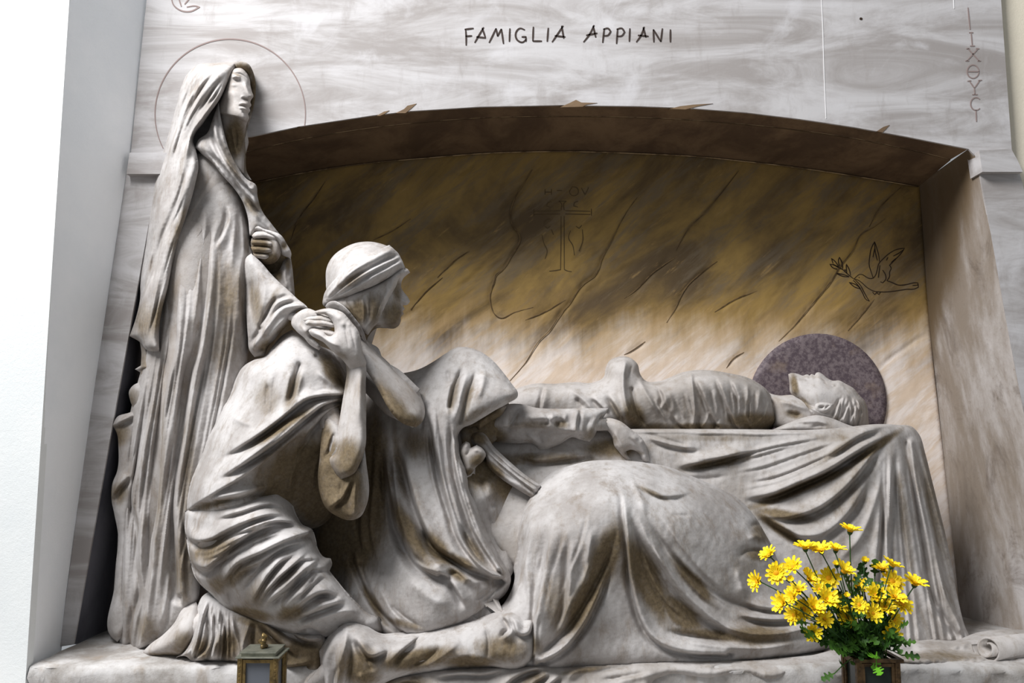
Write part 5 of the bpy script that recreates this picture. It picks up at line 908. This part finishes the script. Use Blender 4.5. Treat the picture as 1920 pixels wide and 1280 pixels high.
chest = relief([(410, 192), (414, 220), (420, 248), (430, 282), (445, 312), (462, 335), (480, 347), (483, 368), (492, 396), (508, 418), (526, 441), (520, 443), (500, 436), (484, 434), (474, 442), (468, 440), (464, 405), (455, 378), (438, 352), (418, 330), (398, 305), (380, 290), (366, 276), (372, 262), (388, 250), (397, 228), (405, 205)],
  [(410, 200, -.14), (415, 260, -.17), (385, 275, -.16), (440, 330, -.155), (475, 355, -.11), (470, 400, -.12), (500, 420, -.10), (524, 440, -.08)], R=16, drop=.035, thick=.07, step=2.4,
  stain_shades=[(432, 300, 9, 40, -25, .5), (470, 385, 10, 25, -35, .6), (482, 385, 12, 10, 0, .5)],
  folds=[('f', 5, 12, [(409, 200), (414, 235), (424, 270), (442, 305), (470, 342)], 'n'), ('f', 5, 13, [(399, 232), (408, 265), (425, 300), (448, 330), (476, 358)], 'n'), ('f', 5, 12, [(388, 258), (402, 285), (425, 315), (448, 345), (470, 372), (484, 390)], 's'),
  ('g', 4, 10, [(376, 275), (400, 296), (425, 322), (448, 352), (466, 385)]), ('f', 4, 10, [(470, 360), (482, 385), (498, 408), (518, 432)]), ('g', 4, 10, [(480, 405), (492, 420), (512, 436)]), ('r', 4, 7, [(412, 245), (430, 290), (455, 325)]), ('g', 3, 8, [(402, 245), (416, 280), (436, 312), (462, 340)])])
mesh_obj('neck_veil', chest, M['robe'], nun)
slv = relief([(471, 475), (490, 492), (507, 512), (525, 530), (542, 545), (560, 562), (572, 571), (578, 578), (562, 581), (547, 593), (540, 607), (527, 622), (515, 636), (503, 650), (497, 666), (477, 669), (468, 657), (465, 632), (462, 590), (459, 540), (457, 500), (462, 482)],
  [(470, 490, -.14), (462, 560, -.13), (510, 520, -.16), (520, 570, -.20), (560, 568, -.25), (490, 620, -.19), (480, 660, -.17), (545, 590, -.22)], R=26, drop=.05, thick=.10, step=2.2,
  stain_shades=[(480, 570, 14, 50, -8, .55), (512, 560, 8, 30, 30, .4), (500, 650, 16, 14, 0, .7), (535, 615, 8, 25, 40, .6)],
  folds=[('f', 6, 14, [(577, 576), (555, 572), (530, 578), (510, 600), (492, 625), (472, 650)], 'n'), ('f', 5, 12, [(566, 566), (540, 560), (520, 568), (506, 590), (492, 612)], 's'), ('g', 6, 12, [(522, 548), (510, 568), (498, 590), (488, 612)]), ('r', 7, 12, [(545, 588), (528, 604), (508, 628), (490, 652)]), ('g', 5, 12, [(540, 598), (520, 622), (502, 644)]),
  ('g', 8, 14, [(468, 520), (470, 560), (472, 600)]), ('r', 8, 10, [(480, 500), (495, 530), (492, 570), (482, 600)]), ('g', 7, 16, [(500, 655), (485, 655), (480, 664)]), ('s', 4, 8, [(548, 594), (560, 582), (576, 577)], 'n')])
mesh_obj('sleeve', slv, M['robe'], nun)
cuff2 = relief([(467, 426), (478, 422), (495, 429), (510, 433), (526, 440), (537, 456), (546, 480), (545, 483), (538, 482), (530, 478), (523, 467), (518, 455), (512, 446), (498, 438), (482, 434), (474, 440), (468, 442)],
  [(470, 430, -.10), (500, 433, -.14), (528, 450, -.13), (542, 478, -.11)], R=9, drop=.025, thick=.05, step=2.0, bumps=[(532, 462, 5, 7, 40, -7)], stain_shades=[(533, 460, 7, 9, 0, .6)], folds=[('r', 3, 5, [(480, 428), (505, 434), (525, 448), (538, 470)])])
hangc = relief([(533, 486), (545, 482), (548, 500), (551, 530), (553, 556), (545, 558), (530, 545), (514, 528), (508, 515), (524, 505), (530, 492)], [(540, 490, -.06), (545, 540, -.07), (520, 520, -.04)], R=10, drop=.03, thick=.05, step=2.2, folds=[('g', 4, 12, [(541, 484), (543, 500), (541, 520)], 'e'), ('r', 4, 8, [(534, 495), (534, 520), (540, 545)]), ('g', 4, 8, [(526, 505), (528, 525), (534, 540)])], stain_shades=[(540, 495, 6, 14, 0, .7), (520, 515, 9, 16, 0, .8)])
inner = relief([(465, 420), (500, 440), (530, 470), (535, 500), (530, 540), (500, 520), (470, 490)], [(500, 480, .0)], R=20, drop=.03, thick=.08, step=5, stain_shades=[(500, 490, 60, 60, 0, 1.)])  # dark gap behind the hand, its shade painted over the whole piece
mesh_obj('far_sleeve', merge(cuff2, hangc), M['robe'], nun)
mesh_obj('under_gown', inner, M['robe'], nun)
face = relief([(434, 134), (440, 129), (452, 128), (463, 137), (468.5, 150), (469.5, 160), (472.5, 172), (475, 181), (471, 187), (469.5, 191), (471, 198), (467.5, 202), (469, 208), (465.5, 213), (467, 221), (463, 231), (460, 250), (459, 285), (457, 325), (440, 318), (424, 290), (416, 255), (410, 225), (406, 205), (412, 185), (420, 170), (427, 152)],
  [(440, 135, -.115), (462, 150, -.10), (440, 180, -.145), (468, 182, -.115), (412, 200, -.09), (455, 215, -.13), (425, 212, -.11), (440, 245, -.09), (458, 260, -.06), (425, 260, -.08), (445, 310, -.07)], R=13, drop=.03, thick=.06, step=1.1, smooth=6, rough=.0003, post=1,
  stain_shades=[(440, 262, 22, 38, 0, .95), (445, 140, 14, 3, 20, .4)],
  folds=[('s', 8, 16, [(404, 207), (414, 210), (427, 214), (450, 220), (461, 226), (468, 230)], 'n'),
   ('r', (2.6, 3.6), 9, [(457, 152), (462, 163), (467, 173), (472, 181)], 's'), ('g', 2.2, 8, [(452, 183), (459, 186), (468, 188)]),
   ('g', 2.0, 8, [(446, 198.5), (454, 198), (462, 200), (470, 203)]), ('r', 2.2, 5, [(448, 194), (456, 193.5), (466, 196)]), ('r', 2.2, 6, [(447, 202), (456, 203), (466, 207)]), ('g', 2.2, 5, [(452, 209), (460, 212), (466, 213)]),
   ('g', 2.0, 5, [(438, 137.5), (450, 138), (460, 144), (467, 151)], 'n'), ('r', 2.4, 6, [(434, 146), (443, 143), (452, 147)]), 
   ('g', 3, 6, [(440, 235), (444, 262), (440, 290)]), ('r', 4, 6, [(432, 232), (440, 270), (448, 305)])],
  bumps=[(443, 151.5, 9, 4, 18, -11), (438, 159.5, 6, 3.2, 8, 6), (467, 158, 2.4, 5, -10, -10), (472, 180, 3.5, 3, 0, 4), (455, 181, 3, 2.6, 0, 4), (434, 174, 8, 6, 20, 5), (460, 219, 6, 4, 0, 5), (462, 188, 5, 2.2, 20, -6), (428, 190, 7, 9, 0, -5), (452, 206, 8, 3, 10, -2)])
hand1 = relief([(546, 606), (549, 594), (562, 583), (577, 578), (592, 583), (610, 590), (624, 600), (626, 612), (612, 620), (598, 622), (586, 622), (583, 630), (591, 638), (599, 646), (602.5, 652), (598, 656), (590, 652), (580, 645), (570, 633), (556, 621)],
  [(550, 600, -.24), (575, 592, -.285), (610, 605, -.28), (570, 620, -.275), (598, 650, -.27)], R=9, drop=.022, thick=.04, step=1.7, rough=.0003,
  folds=[('g', 2.5, 6, [(585, 604), (600, 610), (620, 612)]), ('g', 2.5, 5, [(583, 594), (600, 598), (622, 603)]), ('g', 3, 6, [(582, 618), (578, 625), (581, 632)], 'b'), ('r', 3, 4, [(560, 605), (570, 618), (580, 630)]), ('s', 2, 3, [(597, 645), (601, 650)], 'n')], bumps=[(572, 620, 6, 5, 40, 4), (596, 651, 3, 2, 40, 1.5)])
fist = relief([(472, 446), (478, 437), (492, 434), (512, 437), (522, 446), (527, 460), (526, 478), (517, 491), (504, 496), (488, 491), (476, 478)], [(480, 445, -.085), (512, 455, -.115), (490, 482, -.085), (518, 480, -.10)], R=11, drop=.03, thick=.05, step=1.7, rough=.0003, post=1,
  stain_shades=[(490, 465, 22, 26, 0, 1.), (505, 487, 18, 14, 0, .9)])
FS = [([(472, 442), (477, 436), (490, 433.5), (505, 435.5), (518, 440), (525, 448), (516, 450), (500, 446.5), (485, 447), (476, 447.5)], -.125), ([(470, 452), (480, 447.5), (495, 448.5), (508, 451.5), (515, 457), (508, 461.5), (495, 460.5), (480, 460), (472, 458)], -.120),
      ([(470, 463), (482, 460), (496, 461.5), (508, 465), (511, 471), (500, 474), (485, 473), (473, 470)], -.114), ([(474, 474), (488, 474), (500, 475.5), (506, 480), (500, 485), (488, 484.5), (477, 481)], -.106)]
fing1 = [relief(o_, [(475, 455, d_ + .012), (490, 460, d_), (510, 460, d_ - .008)], R=6, drop=.014, thick=.03, step=1.3, rough=.0002, post=1, stain_shades=[(485, 462, 22, 22, 0, .9)] if i_ else []) for i_, (o_, d_) in enumerate(FS)]
core = tube([P(440, 190, .0), P(440, 260, .0), P(400, 320, -.02), P(380, 460, -.02), P(360, 700, -.02), P(300, 1200, -.02)], [.05, .05, .09, .12, .11, .06], 12)
arm1 = tube([P(400, 340, .0), P(460, 500, -.03), P(515, 575, -.11), P(566, 602, -.235)], [.05, .04, .028, .010], 10)
arm2 = tube([P(420, 340, .03), P(480, 420, .03), P(510, 465, -.03)], [.05, .03, .022], 10)
mesh_obj('body', merge(face, hand1, fist, *fing1, Z(core), Z(arm1), Z(arm2)), M['skin'], nun)

# ================================================================== rough rock and scroll on the right of the ledge
rk = relief([(1540, 1214), (1600, 1206), (1650, 1200), (1700, 1192), (1740, 1196), (1790, 1200), (1830, 1186), (1870, 1180), (1940, 1184), (1990, 1200), (1990, 1250), (1930, 1250), (1860, 1247), (1790, 1244), (1700, 1250), (1620, 1248), (1560, 1240)],
  [(1560, 1220, -.14), (1650, 1205, -.08), (1650, 1245, -.26), (1760, 1202, -.06), (1760, 1240, -.25), (1900, 1190, -.05), (1900, 1245, -.24)], R=12, drop=.03, thick=.10, step=3.2, rough=.004,
  folds=[('g', 7, 18, [(1690, 1212), (1715, 1222), (1735, 1226)]), ('r', 9, 16, [(1620, 1225), (1670, 1215), (1720, 1210)]), ('g', 6, 12, [(1760, 1215), (1800, 1218), (1840, 1212)]), ('f', 8, 16, [(1600, 1238), (1660, 1236), (1720, 1240), (1790, 1236)]), ('r', 8, 12, [(1740, 1208), (1790, 1210), (1830, 1200)]), ('g', 5, 10, [(1705, 1200), (1712, 1215), (1722, 1225)])],
  stain_shades=[(1760, 1230, 80, 12, 0, .5), (1650, 1240, 60, 8, 0, .5)])
rk = mesh_obj('rough_rock', rk, M['pale']); tag(rk, 'rough carved rock on the ledge under the foot of the bier', 'rock')
def scroll():
    c = P(1850, 1216, -.20); ax = Vector((1, .30, .02)).normalized(); up = Vector((0, 0, 1)); e = ax.cross(up).normalized(); up = e.cross(ax)
    V = []; F = []; n = 80
    for i in range(n):
        u = i / (n - 1); a = 2.0 - u * 11.5; r = 0.012 + 0.030 * u
        for (rr, L) in ((0, 0), (.006, 0), (.006, .30), (0, .30)):
            q = c + e * ((r + rr) * math.cos(a)) + up * ((r + rr) * math.sin(a) * .95) + ax * (L + .010 * math.sin(a * .8) * (1 if L == 0 else 0))
            V.append(q[:])
    for i in range(n - 1):
        for k in range(4):
            F.append((4 * i + k, 4 * i + (k + 1) % 4, 4 * i + 4 + (k + 1) % 4, 4 * i + 4 + k))
    F += [(0, 1, 2, 3), (4 * n - 1, 4 * n - 2, 4 * n - 3, 4 * n - 4)]
    return np.array(V), F, None
sc = mesh_obj('carved_scroll', scroll(), M['pale']); tag(sc, 'carved marble scroll curling at the right end of the ledge', 'scroll')

# ================================================================== brass lantern
ST = ZL - 0.16
def frame_panel(x0, x1, z0, z1, y, t, bw, dirx=False):
    """four bars round a panel, in the xz plane at depth y (or yz plane at x=y when dirx)"""
    out = []
    for (a0, a1, b0, b1) in ((x0, x0 + bw, z0, z1), (x1 - bw, x1, z0, z1), (x0 + bw, x1 - bw, z0, z0 + bw), (x0 + bw, x1 - bw, z1 - bw, z1)):
        out.append(boxdata(y - t, y, a0, a1, b0, b1, .0012) if dirx else boxdata(a0, a1, y - t, y, b0, b1, .0012))
    return mergeN(*out)
def lantern_body(parent, x0, x1, y0, y1, zt, mat, pane, post):
    for (px, py) in ((x0, y0), (x1 - post, y0), (x0, y1 - post), (x1 - post, y1 - post)):
        mesh_obj('corner_post', mergeN(boxdata(px, px + post, py, py + post, ST + .02, zt, .0015),
                 *[boxdata(px + post * .3, px + post * .7, py - .0015, py + .002, z, z + .006, .001) for z in np.arange(ST + .03, zt - .01, .011)]), mat, parent, smooth=False)
    mesh_obj('base', mergeN(boxdata(x0 - .008, x1 + .008, y0 - .008, y1 + .008, ST, ST + .012, .002), boxdata(x0 - .002, x1 + .002, y0 - .002, y1 + .002, ST + .012, ST + .024, .002)), mat, parent, smooth=False)
    m = .004
    for nm, d in (('pane', boxdata(x0 + post, x1 - post, y0 + .010, y0 + .013, ST + .024, zt, 0)), ('pane', boxdata(x0 + post, x1 - post, y1 - .013, y1 - .010, ST + .024, zt, 0)),
                  ('pane', boxdata(x0 + .010, x0 + .013, y0 + post, y1 - post, ST + .024, zt, 0)), ('pane', boxdata(x1 - .013, x1 - .010, y0 + post, y1 - post, ST + .024, zt, 0))):
        mesh_obj(nm, d, pane, parent, smooth=False)
    mesh_obj('panel_frame', frame_panel(x0 + post, x1 - post, ST + .024, zt - m, y0 + .009, .006, .009), mat, parent, smooth=False)
    mesh_obj('panel_frame', frame_panel(y0 + post, y1 - post, ST + .024, zt - m, x0 + .009, .006, .009, True), mat, parent, smooth=False)
    mesh_obj('panel_frame', frame_panel(y0 + post, y1 - post, ST + .024, zt - m, x1 - .003, .006, .009, True), mat, parent, smooth=False)
a = P(445, 1234, -.52); b = P(521, 1234, -.52)
lx0, lx1, lzt = a.x, b.x, a.z; ly0 = -.52; ly1 = ly0 + .10; lcx = (lx0 + lx1) / 2
lan = thing('grave_lantern', (lcx, (ly0 + ly1) / 2, ST), 'small square brass grave lantern with a glass front and finial', 'lantern')
lantern_body(lan, lx0, lx1, ly0, ly1, lzt, M['brass'], M['glass'], .013)
lid = mesh_obj('lid', mergeN(boxdata(lx0 - .005, lx1 + .005, ly0 - .005, ly1 + .005, lzt, lzt + .004, .0012), boxdata(lx0 + .008, lx1 - .008, ly0 + .006, ly1 - .006, lzt + .004, lzt + .011, .001), boxdata(lx0 + .004, lx1 - .006, ly0 + .002, ly1 - .002, lzt + .011, lzt + .015, .001)), M['verdigris'], lan, smooth=False)
fz = lzt + .015; fy = (ly0 + ly1) / 2
V, F = [], []; seg = 14
rings = [(0, .008), (.004, .010), (.009, .009), (.012, .006), (.016, .010), (.020, .012), (.024, .008), (.028, .006), (.032, .008), (.036, .006), (.041, .002)]
for i, (hz, rr) in enumerate(rings):
    for j in range(seg):
        t_ = 6.283 * j / seg; q = rr * (1 + .28 * math.sin(3 * t_ + i * .9))
        V.append((lcx + q * math.cos(t_) + .002 * math.sin(i), fy + q * math.sin(t_), fz + hz))
for i in range(len(rings) - 1):
    for j in range(seg): F.append((i * seg + j, i * seg + (j + 1) % seg, (i + 1) * seg + (j + 1) % seg, (i + 1) * seg + j))
F.append(tuple(range(seg))[::-1]); F.append(tuple(range((len(rings) - 1) * seg, len(rings) * seg)))
mesh_obj('finial', (np.array(V), F, None), M['brass'], lid)

# ================================================================== bronze flower box
a = P(1606, 1237, -.50); b = P(1688, 1237, -.50)
vx0, vx1, vzt = a.x, b.x, a.z; vy0, vy1 = -.50, -.385
vas = thing('flower_box', ((vx0 + vx1) / 2, (vy0 + vy1) / 2, ST), 'square dark bronze flower box holding the yellow bouquet', 'vase')
lantern_body(vas, vx0, vx1, vy0, vy1, vzt - .006, M['bronze'], M['pane'], .014)
rim = [boxdata(vx0 - .007, vx1 + .007, vy0 - .007, vy0 + .006, vzt - .006, vzt + .003, .001), boxdata(vx0 - .007, vx1 + .007, vy1 - .006, vy1 + .007, vzt - .006, vzt + .003, .001), boxdata(vx0 - .007, vx0 + .006, vy0, vy1, vzt - .006, vzt + .003, .001), boxdata(vx1 - .006, vx1 + .007, vy0, vy1, vzt - .006, vzt + .003, .001)]
mesh_obj('rim', mergeN(*rim), M['bronze'], vas, smooth=False)
mesh_obj('soil', boxdata(vx0 + .013, vx1 - .013, vy0 + .013, vy1 - .013, ST + .026, vzt - .05, 0), M['floor'], vas, smooth=False)

# ================================================================== yellow flowers
def petal_mat():
    k = NT('yellow_petal'); n = k.noise(k.mapping(), 60, 3, .5)
    k.b.inputs['Subsurface Weight'].default_value = 0.0
    return k.done(k.mix(k.ramp(n, .35, .65), srgb(254, 230, 48), srgb(248, 212, 24)), .55)
M['petal'] = petal_mat()
k = NT('flower_eye'); M['eye'] = k.done(srgb(226, 160, 14), .7)
k = NT('green_stem'); M['stem'] = k.done(srgb(52, 84, 44), .6)
k = NT('green_leaf'); n = k.noise(k.mapping(), 25, 4, .6); M['leaf'] = k.done(k.mix(k.ramp(n, .35, .65), srgb(36, 66, 24), srgb(66, 104, 34)), .55)
k = NT('bright_leaf'); M['leaf2'] = k.done(srgb(96, 158, 40), .5)

def petal_mesh(npet, rad, layers, cupang, wid, rnd):
    V, F = [], []
    for L in range(layers):
        R_ = rad * (1 - .34 * L); cup = math.radians(cupang + 22 * L)
        for i in range(npet):
            a = 6.283 * (i + .5 * L) / npet + rnd.uniform(-.1, .1); r_ = R_ * rnd.uniform(.86, 1.08); cu = cup + rnd.uniform(-.15, .15)
            ca, sa = math.cos(a), math.sin(a); o = len(V)
            prof_ = [(0.12, .30), (.45, .85), (.75, 1.0), (.93, .72), (1.0, .15)]
            for j, (t_, w_) in enumerate(prof_):
                bend = cu - .35 * t_
                rr = r_ * t_ * math.cos(bend * .9); zz = r_ * t_ * math.sin(cu) - .10 * r_ * t_ * t_
                hw = wid * w_ * .5
                for s_, dz in ((-1, .0016), (0, -.0006), (1, .0016)):
                    V.append((rr * ca - s_ * hw * sa, rr * sa + s_ * hw * ca, zz + dz * (1 if w_ > .2 else 0) - .0004 * L))
            for j in range(4):
                for s_ in range(2):
                    F.append((o + 3 * j + s_, o + 3 * j + s_ + 1, o + 3 * j + 4 + s_, o + 3 * j + 3 + s_))
    return V, F
def lathe(rows, seg=10):
    V, F = [], []
    for (z, r) in rows:
        for j in range(seg): V.append((r * math.cos(6.283 * j / seg), r * math.sin(6.283 * j / seg), z))
    for i in range(len(rows) - 1):
        for j in range(seg): F.append((i * seg + j, i * seg + (j + 1) % seg, (i + 1) * seg + (j + 1) % seg, (i + 1) * seg + j))
    F.append(tuple(range(seg))[::-1]); F.append(tuple(range((len(rows) - 1) * seg, len(rows) * seg)))
    return V, F
def raw_mesh(name, V, F, mat):
    me = bpy.data.meshes.new(name); me.from_pydata([tuple(v) for v in V], [], F); me.materials.append(mat)
    me.polygons.foreach_set('use_smooth', [True] * len(me.polygons)); me.update(); return me
rnd = random.Random(3)
PM = [raw_mesh('petals', *petal_mesh(12, .0235, 2, 30, .0074, rnd), M['petal']), raw_mesh('petals', *petal_mesh(13, .0245, 2, 14, .0074, rnd), M['petal']), raw_mesh('petals', *petal_mesh(11, .0245, 2, 46, .0080, rnd), M['petal'])]
PB = raw_mesh('petals', *petal_mesh(10, .012, 3, 62, .0080, rnd), M['petal'])
EY = raw_mesh('flower_eye', *lathe([(0, .006), (.0025, .0062), (.0045, .0045), (.0055, .0015)]), M['eye'])
CX = raw_mesh('calyx', *lathe([(-.008, .0018), (-.005, .0045), (0, .0062), (.002, .0050)]), M['stem'])
mouth = Vector(((vx0 + vx1) / 2, (vy0 + vy1) / 2, vzt - .03))
# px, py, tilt direction in the picture (x right, y up) and towards the camera, size, kind
FL = [(1594, 996, .1, 1, -.25, 1.1, 0, 'topmost yellow daisy on its long bare stem'), (1510, 1028, -.15, 1, -.2, 1.1, 0, 'upper left yellow daisy of the row of three near the top of the bouquet'), (1540, 1033, -.35, .9, -.35, 1.1, 0, 'middle yellow daisy of the row of three near the top of the bouquet'), (1567, 1031, .1, 1, -.3, 1.05, 0, 'right yellow daisy of the row of three near the top of the bouquet'),
 (1442, 1041, -.7, .7, -.3, 1.0, 0, 'yellow daisy with a drooping petal at the upper left of the bouquet'), (1456, 1074, -.45, .2, -.9, 1.15, 1, 'wide open yellow daisy at the left of the bouquet'), (1487, 1063, -.5, .6, -.6, 1.05, 0, 'cupped yellow daisy left of centre below the upper row'), (1421, 1090, -.9, .1, -.35, 1.05, 0, 'leftmost yellow daisy turned sideways'),
 (1482, 1085, -.2, .3, -.9, .75, 3, 'pair of small yellow buds at the left of the bouquet'), (1512, 1073, .0, .6, -.7, .95, 3, 'round half open yellow bud above a daisy, left of centre'), (1517, 1086, .3, .6, -.7, 1.0, 2, 'cupped yellow daisy directly below the round bud left of centre'), (1554, 1084, -.35, .3, -.9, 1.15, 1, 'large open yellow daisy in the middle of the bouquet'),
 (1569, 1060, -.1, .8, -.5, .95, 3, 'half open yellow bud under the row of three daisies'), (1581, 1072, .35, .7, -.5, 1.1, 2, 'upright cupped yellow daisy right of the large open one in the middle'), (1621, 1053, .0, .7, -.6, .95, 3, 'round yellow bud on a tall stem below the topmost daisy'), (1655, 1068, -.2, 1, -.3, 1.05, 0, 'left one of the two yellow daisies at the upper right of the bouquet'), (1672, 1061, .4, .9, -.3, 1.05, 0, 'right one of the two yellow daisies at the upper right of the bouquet'),
 (1672, 1090, .1, .55, -.8, 1.25, 1, 'broad open yellow daisy at the right of the bouquet'), (1715, 1095, .15, .9, -.45, 1.2, 0, 'rightmost yellow daisy on a slanting stem'), (1535, 1105, .0, .5, -.8, .8, 0, 'small flat yellow daisy low in the middle left of the bouquet'), (1607, 1100, .2, .5, -.7, 1.05, 2, 'half closed yellow daisy in the centre above the leaves'), (1496, 1108, -.3, .8, -.4, 1.0, 0, 'upper of two overlapping yellow daisies at the left edge of the foliage'),
 (1487, 1121, -.9, .3, -.4, 1.05, 0, 'lower of two overlapping yellow daisies at the left edge of the foliage'), (1470, 1131, -.9, .2, -.4, 1.1, 2, 'yellow daisy turned left at the lower left edge of the bouquet'), (1549, 1124, .1, .5, -.8, 1.15, 2, 'broad cupped yellow daisy in the middle just above the leaves'), (1570, 1132, .4, .4, -.7, 1.0, 0, 'yellow daisy half hidden right of the broad cupped one'), (1587, 1117, 0, .6, -.7, .7, 3, 'tiny yellow bud in the centre of the bouquet'), (1641, 1116, -.1, .5, -.8, 1.1, 2, 'cupped yellow daisy right of centre under the bare stems'),
 (1655, 1111, .1, .6, -.6, .6, 3, 'tiny orange yellow bud right of centre'), (1677, 1120, .2, .7, -.6, 1.1, 0, 'upper of two overlapping yellow daisies under the broad one at the right'), (1690, 1132, .3, .5, -.7, 1.15, 1, 'lower of two overlapping yellow daisies under the broad one at the right'), (1659, 1140, -.1, .7, -.6, 1.1, 0, 'yellow daisy low on the right just above the leaves'), (1507, 1143, -.4, .4, -.8, 1.15, 1, 'left of two large yellow daisies low on the left side'), (1525, 1140, .2, .6, -.7, 1.1, 2, 'right of two large yellow daisies low on the left side'), (1490, 1153, -.9, .1, -.5, 1.0, 0, 'yellow daisy seen from its side at the bottom left of the bouquet'),
 (1587, 1156, .0, .2, -.9, 1.05, 1, 'ragged yellow daisy deep among the leaves in the centre'), (1525, 1183, -.3, -.1, -.9, 1.0, 2, 'lowest yellow daisy hanging at the left of the foliage'), (1675, 1160, .3, .2, -.9, 1.0, 1, 'yellow daisy half sunk in the leaves at the right'), (1670, 1187, .2, -.1, -.9, 1.1, 1, 'lowest yellow daisy hanging at the right of the foliage'), (1545, 1160, -.1, .2, -.9, .9, 0, 'yellow daisy half sunk in the leaves at the left'), (1610, 1134, .1, .4, -.8, .9, 1, 'small yellow daisy among the leaves right of the tiny bud'), (1635, 1150, .1, .3, -.9, 1.0, 0, 'yellow daisy low among the leaves right of centre')]
for i, (px, py, tx, tz, ty, sz, kd, lab) in enumerate(FL):
    depth = -.44 + rnd.uniform(-.07, .05) - (.05 if py > 1100 else 0)
    c = P(px, py, depth)
    d = Vector((tx, ty, tz)).normalized()
    rot = d.to_track_quat('Z', 'Y').to_matrix().to_4x4()
    Mx = Matrix.Translation(c) @ rot @ Matrix.Scale(sz * 1.22, 4)
    f = thing('yellow_daisy', mouth, lab or 'one of the yellow daisies crowded together in the middle of the bouquet', 'flower', 'yellow daisies in the bronze box')
    for me in ((PB if kd == 3 else PM[kd]), EY, CX):
        if kd == 3 and me is EY: continue
        o = bpy.data.objects.new(me.name, me); COL.objects.link(o); o.parent = f
        o.matrix_parent_inverse = Matrix.Translation(-mouth); o.matrix_basis = Mx
    base = mouth + Vector((rnd.uniform(-.035, .035), rnd.uniform(-.025, .025), 0))
    p1 = c - d * .008 * sz; p2 = p1 - d * .05
    path = []
    for j in range(9):
        t_ = j / 8; ctrl = p2 * .6 + (base + Vector((0, 0, .06))) * .4
        path.append((1 - t_)**2 * p1 + 2 * t_ * (1 - t_) * ctrl + t_ * t_ * base)
    mesh_obj('stem', tube(path, [.0017] * 8 + [.0022], 6), M['stem'], f)

def leaf_mesh(scale, rnd):
    """lobed chrysanthemum leaf lying along +x"""
    out = []
    n = 4
    half = [(0, .05), (.18, .06), (.26, .26), (.34, .30), (.38, .12), (.46, .12), (.54, .34), (.64, .36), (.66, .14), (.74, .13), (.84, .24), (.92, .2), (1.0, .0)]
    V = []; F = []
    for (x, y) in half:
        V.append((x * scale, y * scale * .9, (.10 * y - .12 * x * x) * scale)); V.append((x * scale, 0, (-.02 - .12 * x * x) * scale)); V.append((x * scale, -y * scale * .9, (.10 * y - .12 * x * x) * scale))
    for i in range(len(half) - 1):
        F += [(3 * i, 3 * i + 1, 3 * i + 4, 3 * i + 3), (3 * i + 1, 3 * i + 2, 3 * i + 5, 3 * i + 4)]
    return V, F
leafD = leaf_mesh(.042, rnd)
def sprig(tip, base, mat, nleaf, lab=None):
    d = (tip - base); L = d.length
    parts = []
    path = [base + d * t_ + Vector((0, 0, .02 * math.sin(t_ * 3.14))) for t_ in np.linspace(0, 1, 6)]
    t = tube(path, .0015, 5); parts.append(t)
    dn = d.normalized()
    for j in range(nleaf):
        t_ = .35 + .65 * j / max(1, nleaf - 1)
        p = base + d * t_ + Vector((0, 0, .02 * math.sin(t_ * 3.14)))
        side = Vector((rnd.uniform(-1, 1), rnd.uniform(-1, .4), rnd.uniform(-.5, .7))).normalized()
        ax = (dn * (.5 if j < nleaf - 1 else 1.5) + side * .9).normalized()
        up = Vector((rnd.uniform(-.5, .5), -.7, .6)); yv = up.cross(ax).normalized(); zv = ax.cross(yv)
        sc_ = rnd.uniform(.75, 1.2)
        V = [(p + (ax * v[0] + yv * v[1] + zv * v[2]) * sc_)[:] for v in leafD[0]]
        parts.append((np.array(V), leafD[1], None))
    o = mesh_obj('leafy_sprig', mergeN(*parts), mat)
    q_ = (tip.x - mouth.x) / .09; lab = lab or 'dark green lobed leaf sprig in the %s %s of the bouquet' % ('upper' if tip.z > mouth.z + .15 else 'lower', 'left' if q_ < -.35 else 'right' if q_ > .35 else 'middle')
    tag(o, lab, 'leaves', 'leaf sprigs of the bouquet'); return o
for i in range(46):
    a_ = rnd.uniform(0, 6.283); q = rnd.uniform(.15, 1) ** .6
    px = 1598 + 92 * q * math.cos(a_); py = 1160 + 62 * q * math.sin(a_)
    if py > 1205 and abs(px - 1600) > 60: continue
    tip = P(px, py, -.45 + rnd.uniform(-.07, .06)); base = mouth + Vector((rnd.uniform(-.04, .04), rnd.uniform(-.03, .03), rnd.uniform(0, .02)))
    sprig(tip, base, M['leaf'], 5)
for (px, py, lab) in ((1565, 1262, 'leaf sprig drooping over the left rim of the bronze box'), (1690, 1228, 'leaf sprig reaching out over the right rim of the bronze box'), (1575, 1215, None), (1600, 1215, None), (1655, 1215, None), (1620, 1225, None), (1590, 1225, None), (1672, 1205, None), (1690, 1205, None), (1628, 1085, None), (1640, 1080, None), (1612, 1082, None)):
    sprig(P(px, py, -.50 if py > 1200 else -.42), mouth + Vector((rnd.uniform(-.03, .03), -.02, .03)), M['leaf'], 4, lab)
sprig(P(1643, 1250, -.53), mouth + Vector((.01, -.03, .04)), M['leaf2'], 3, 'bright green leaf hanging over the front of the bronze box')
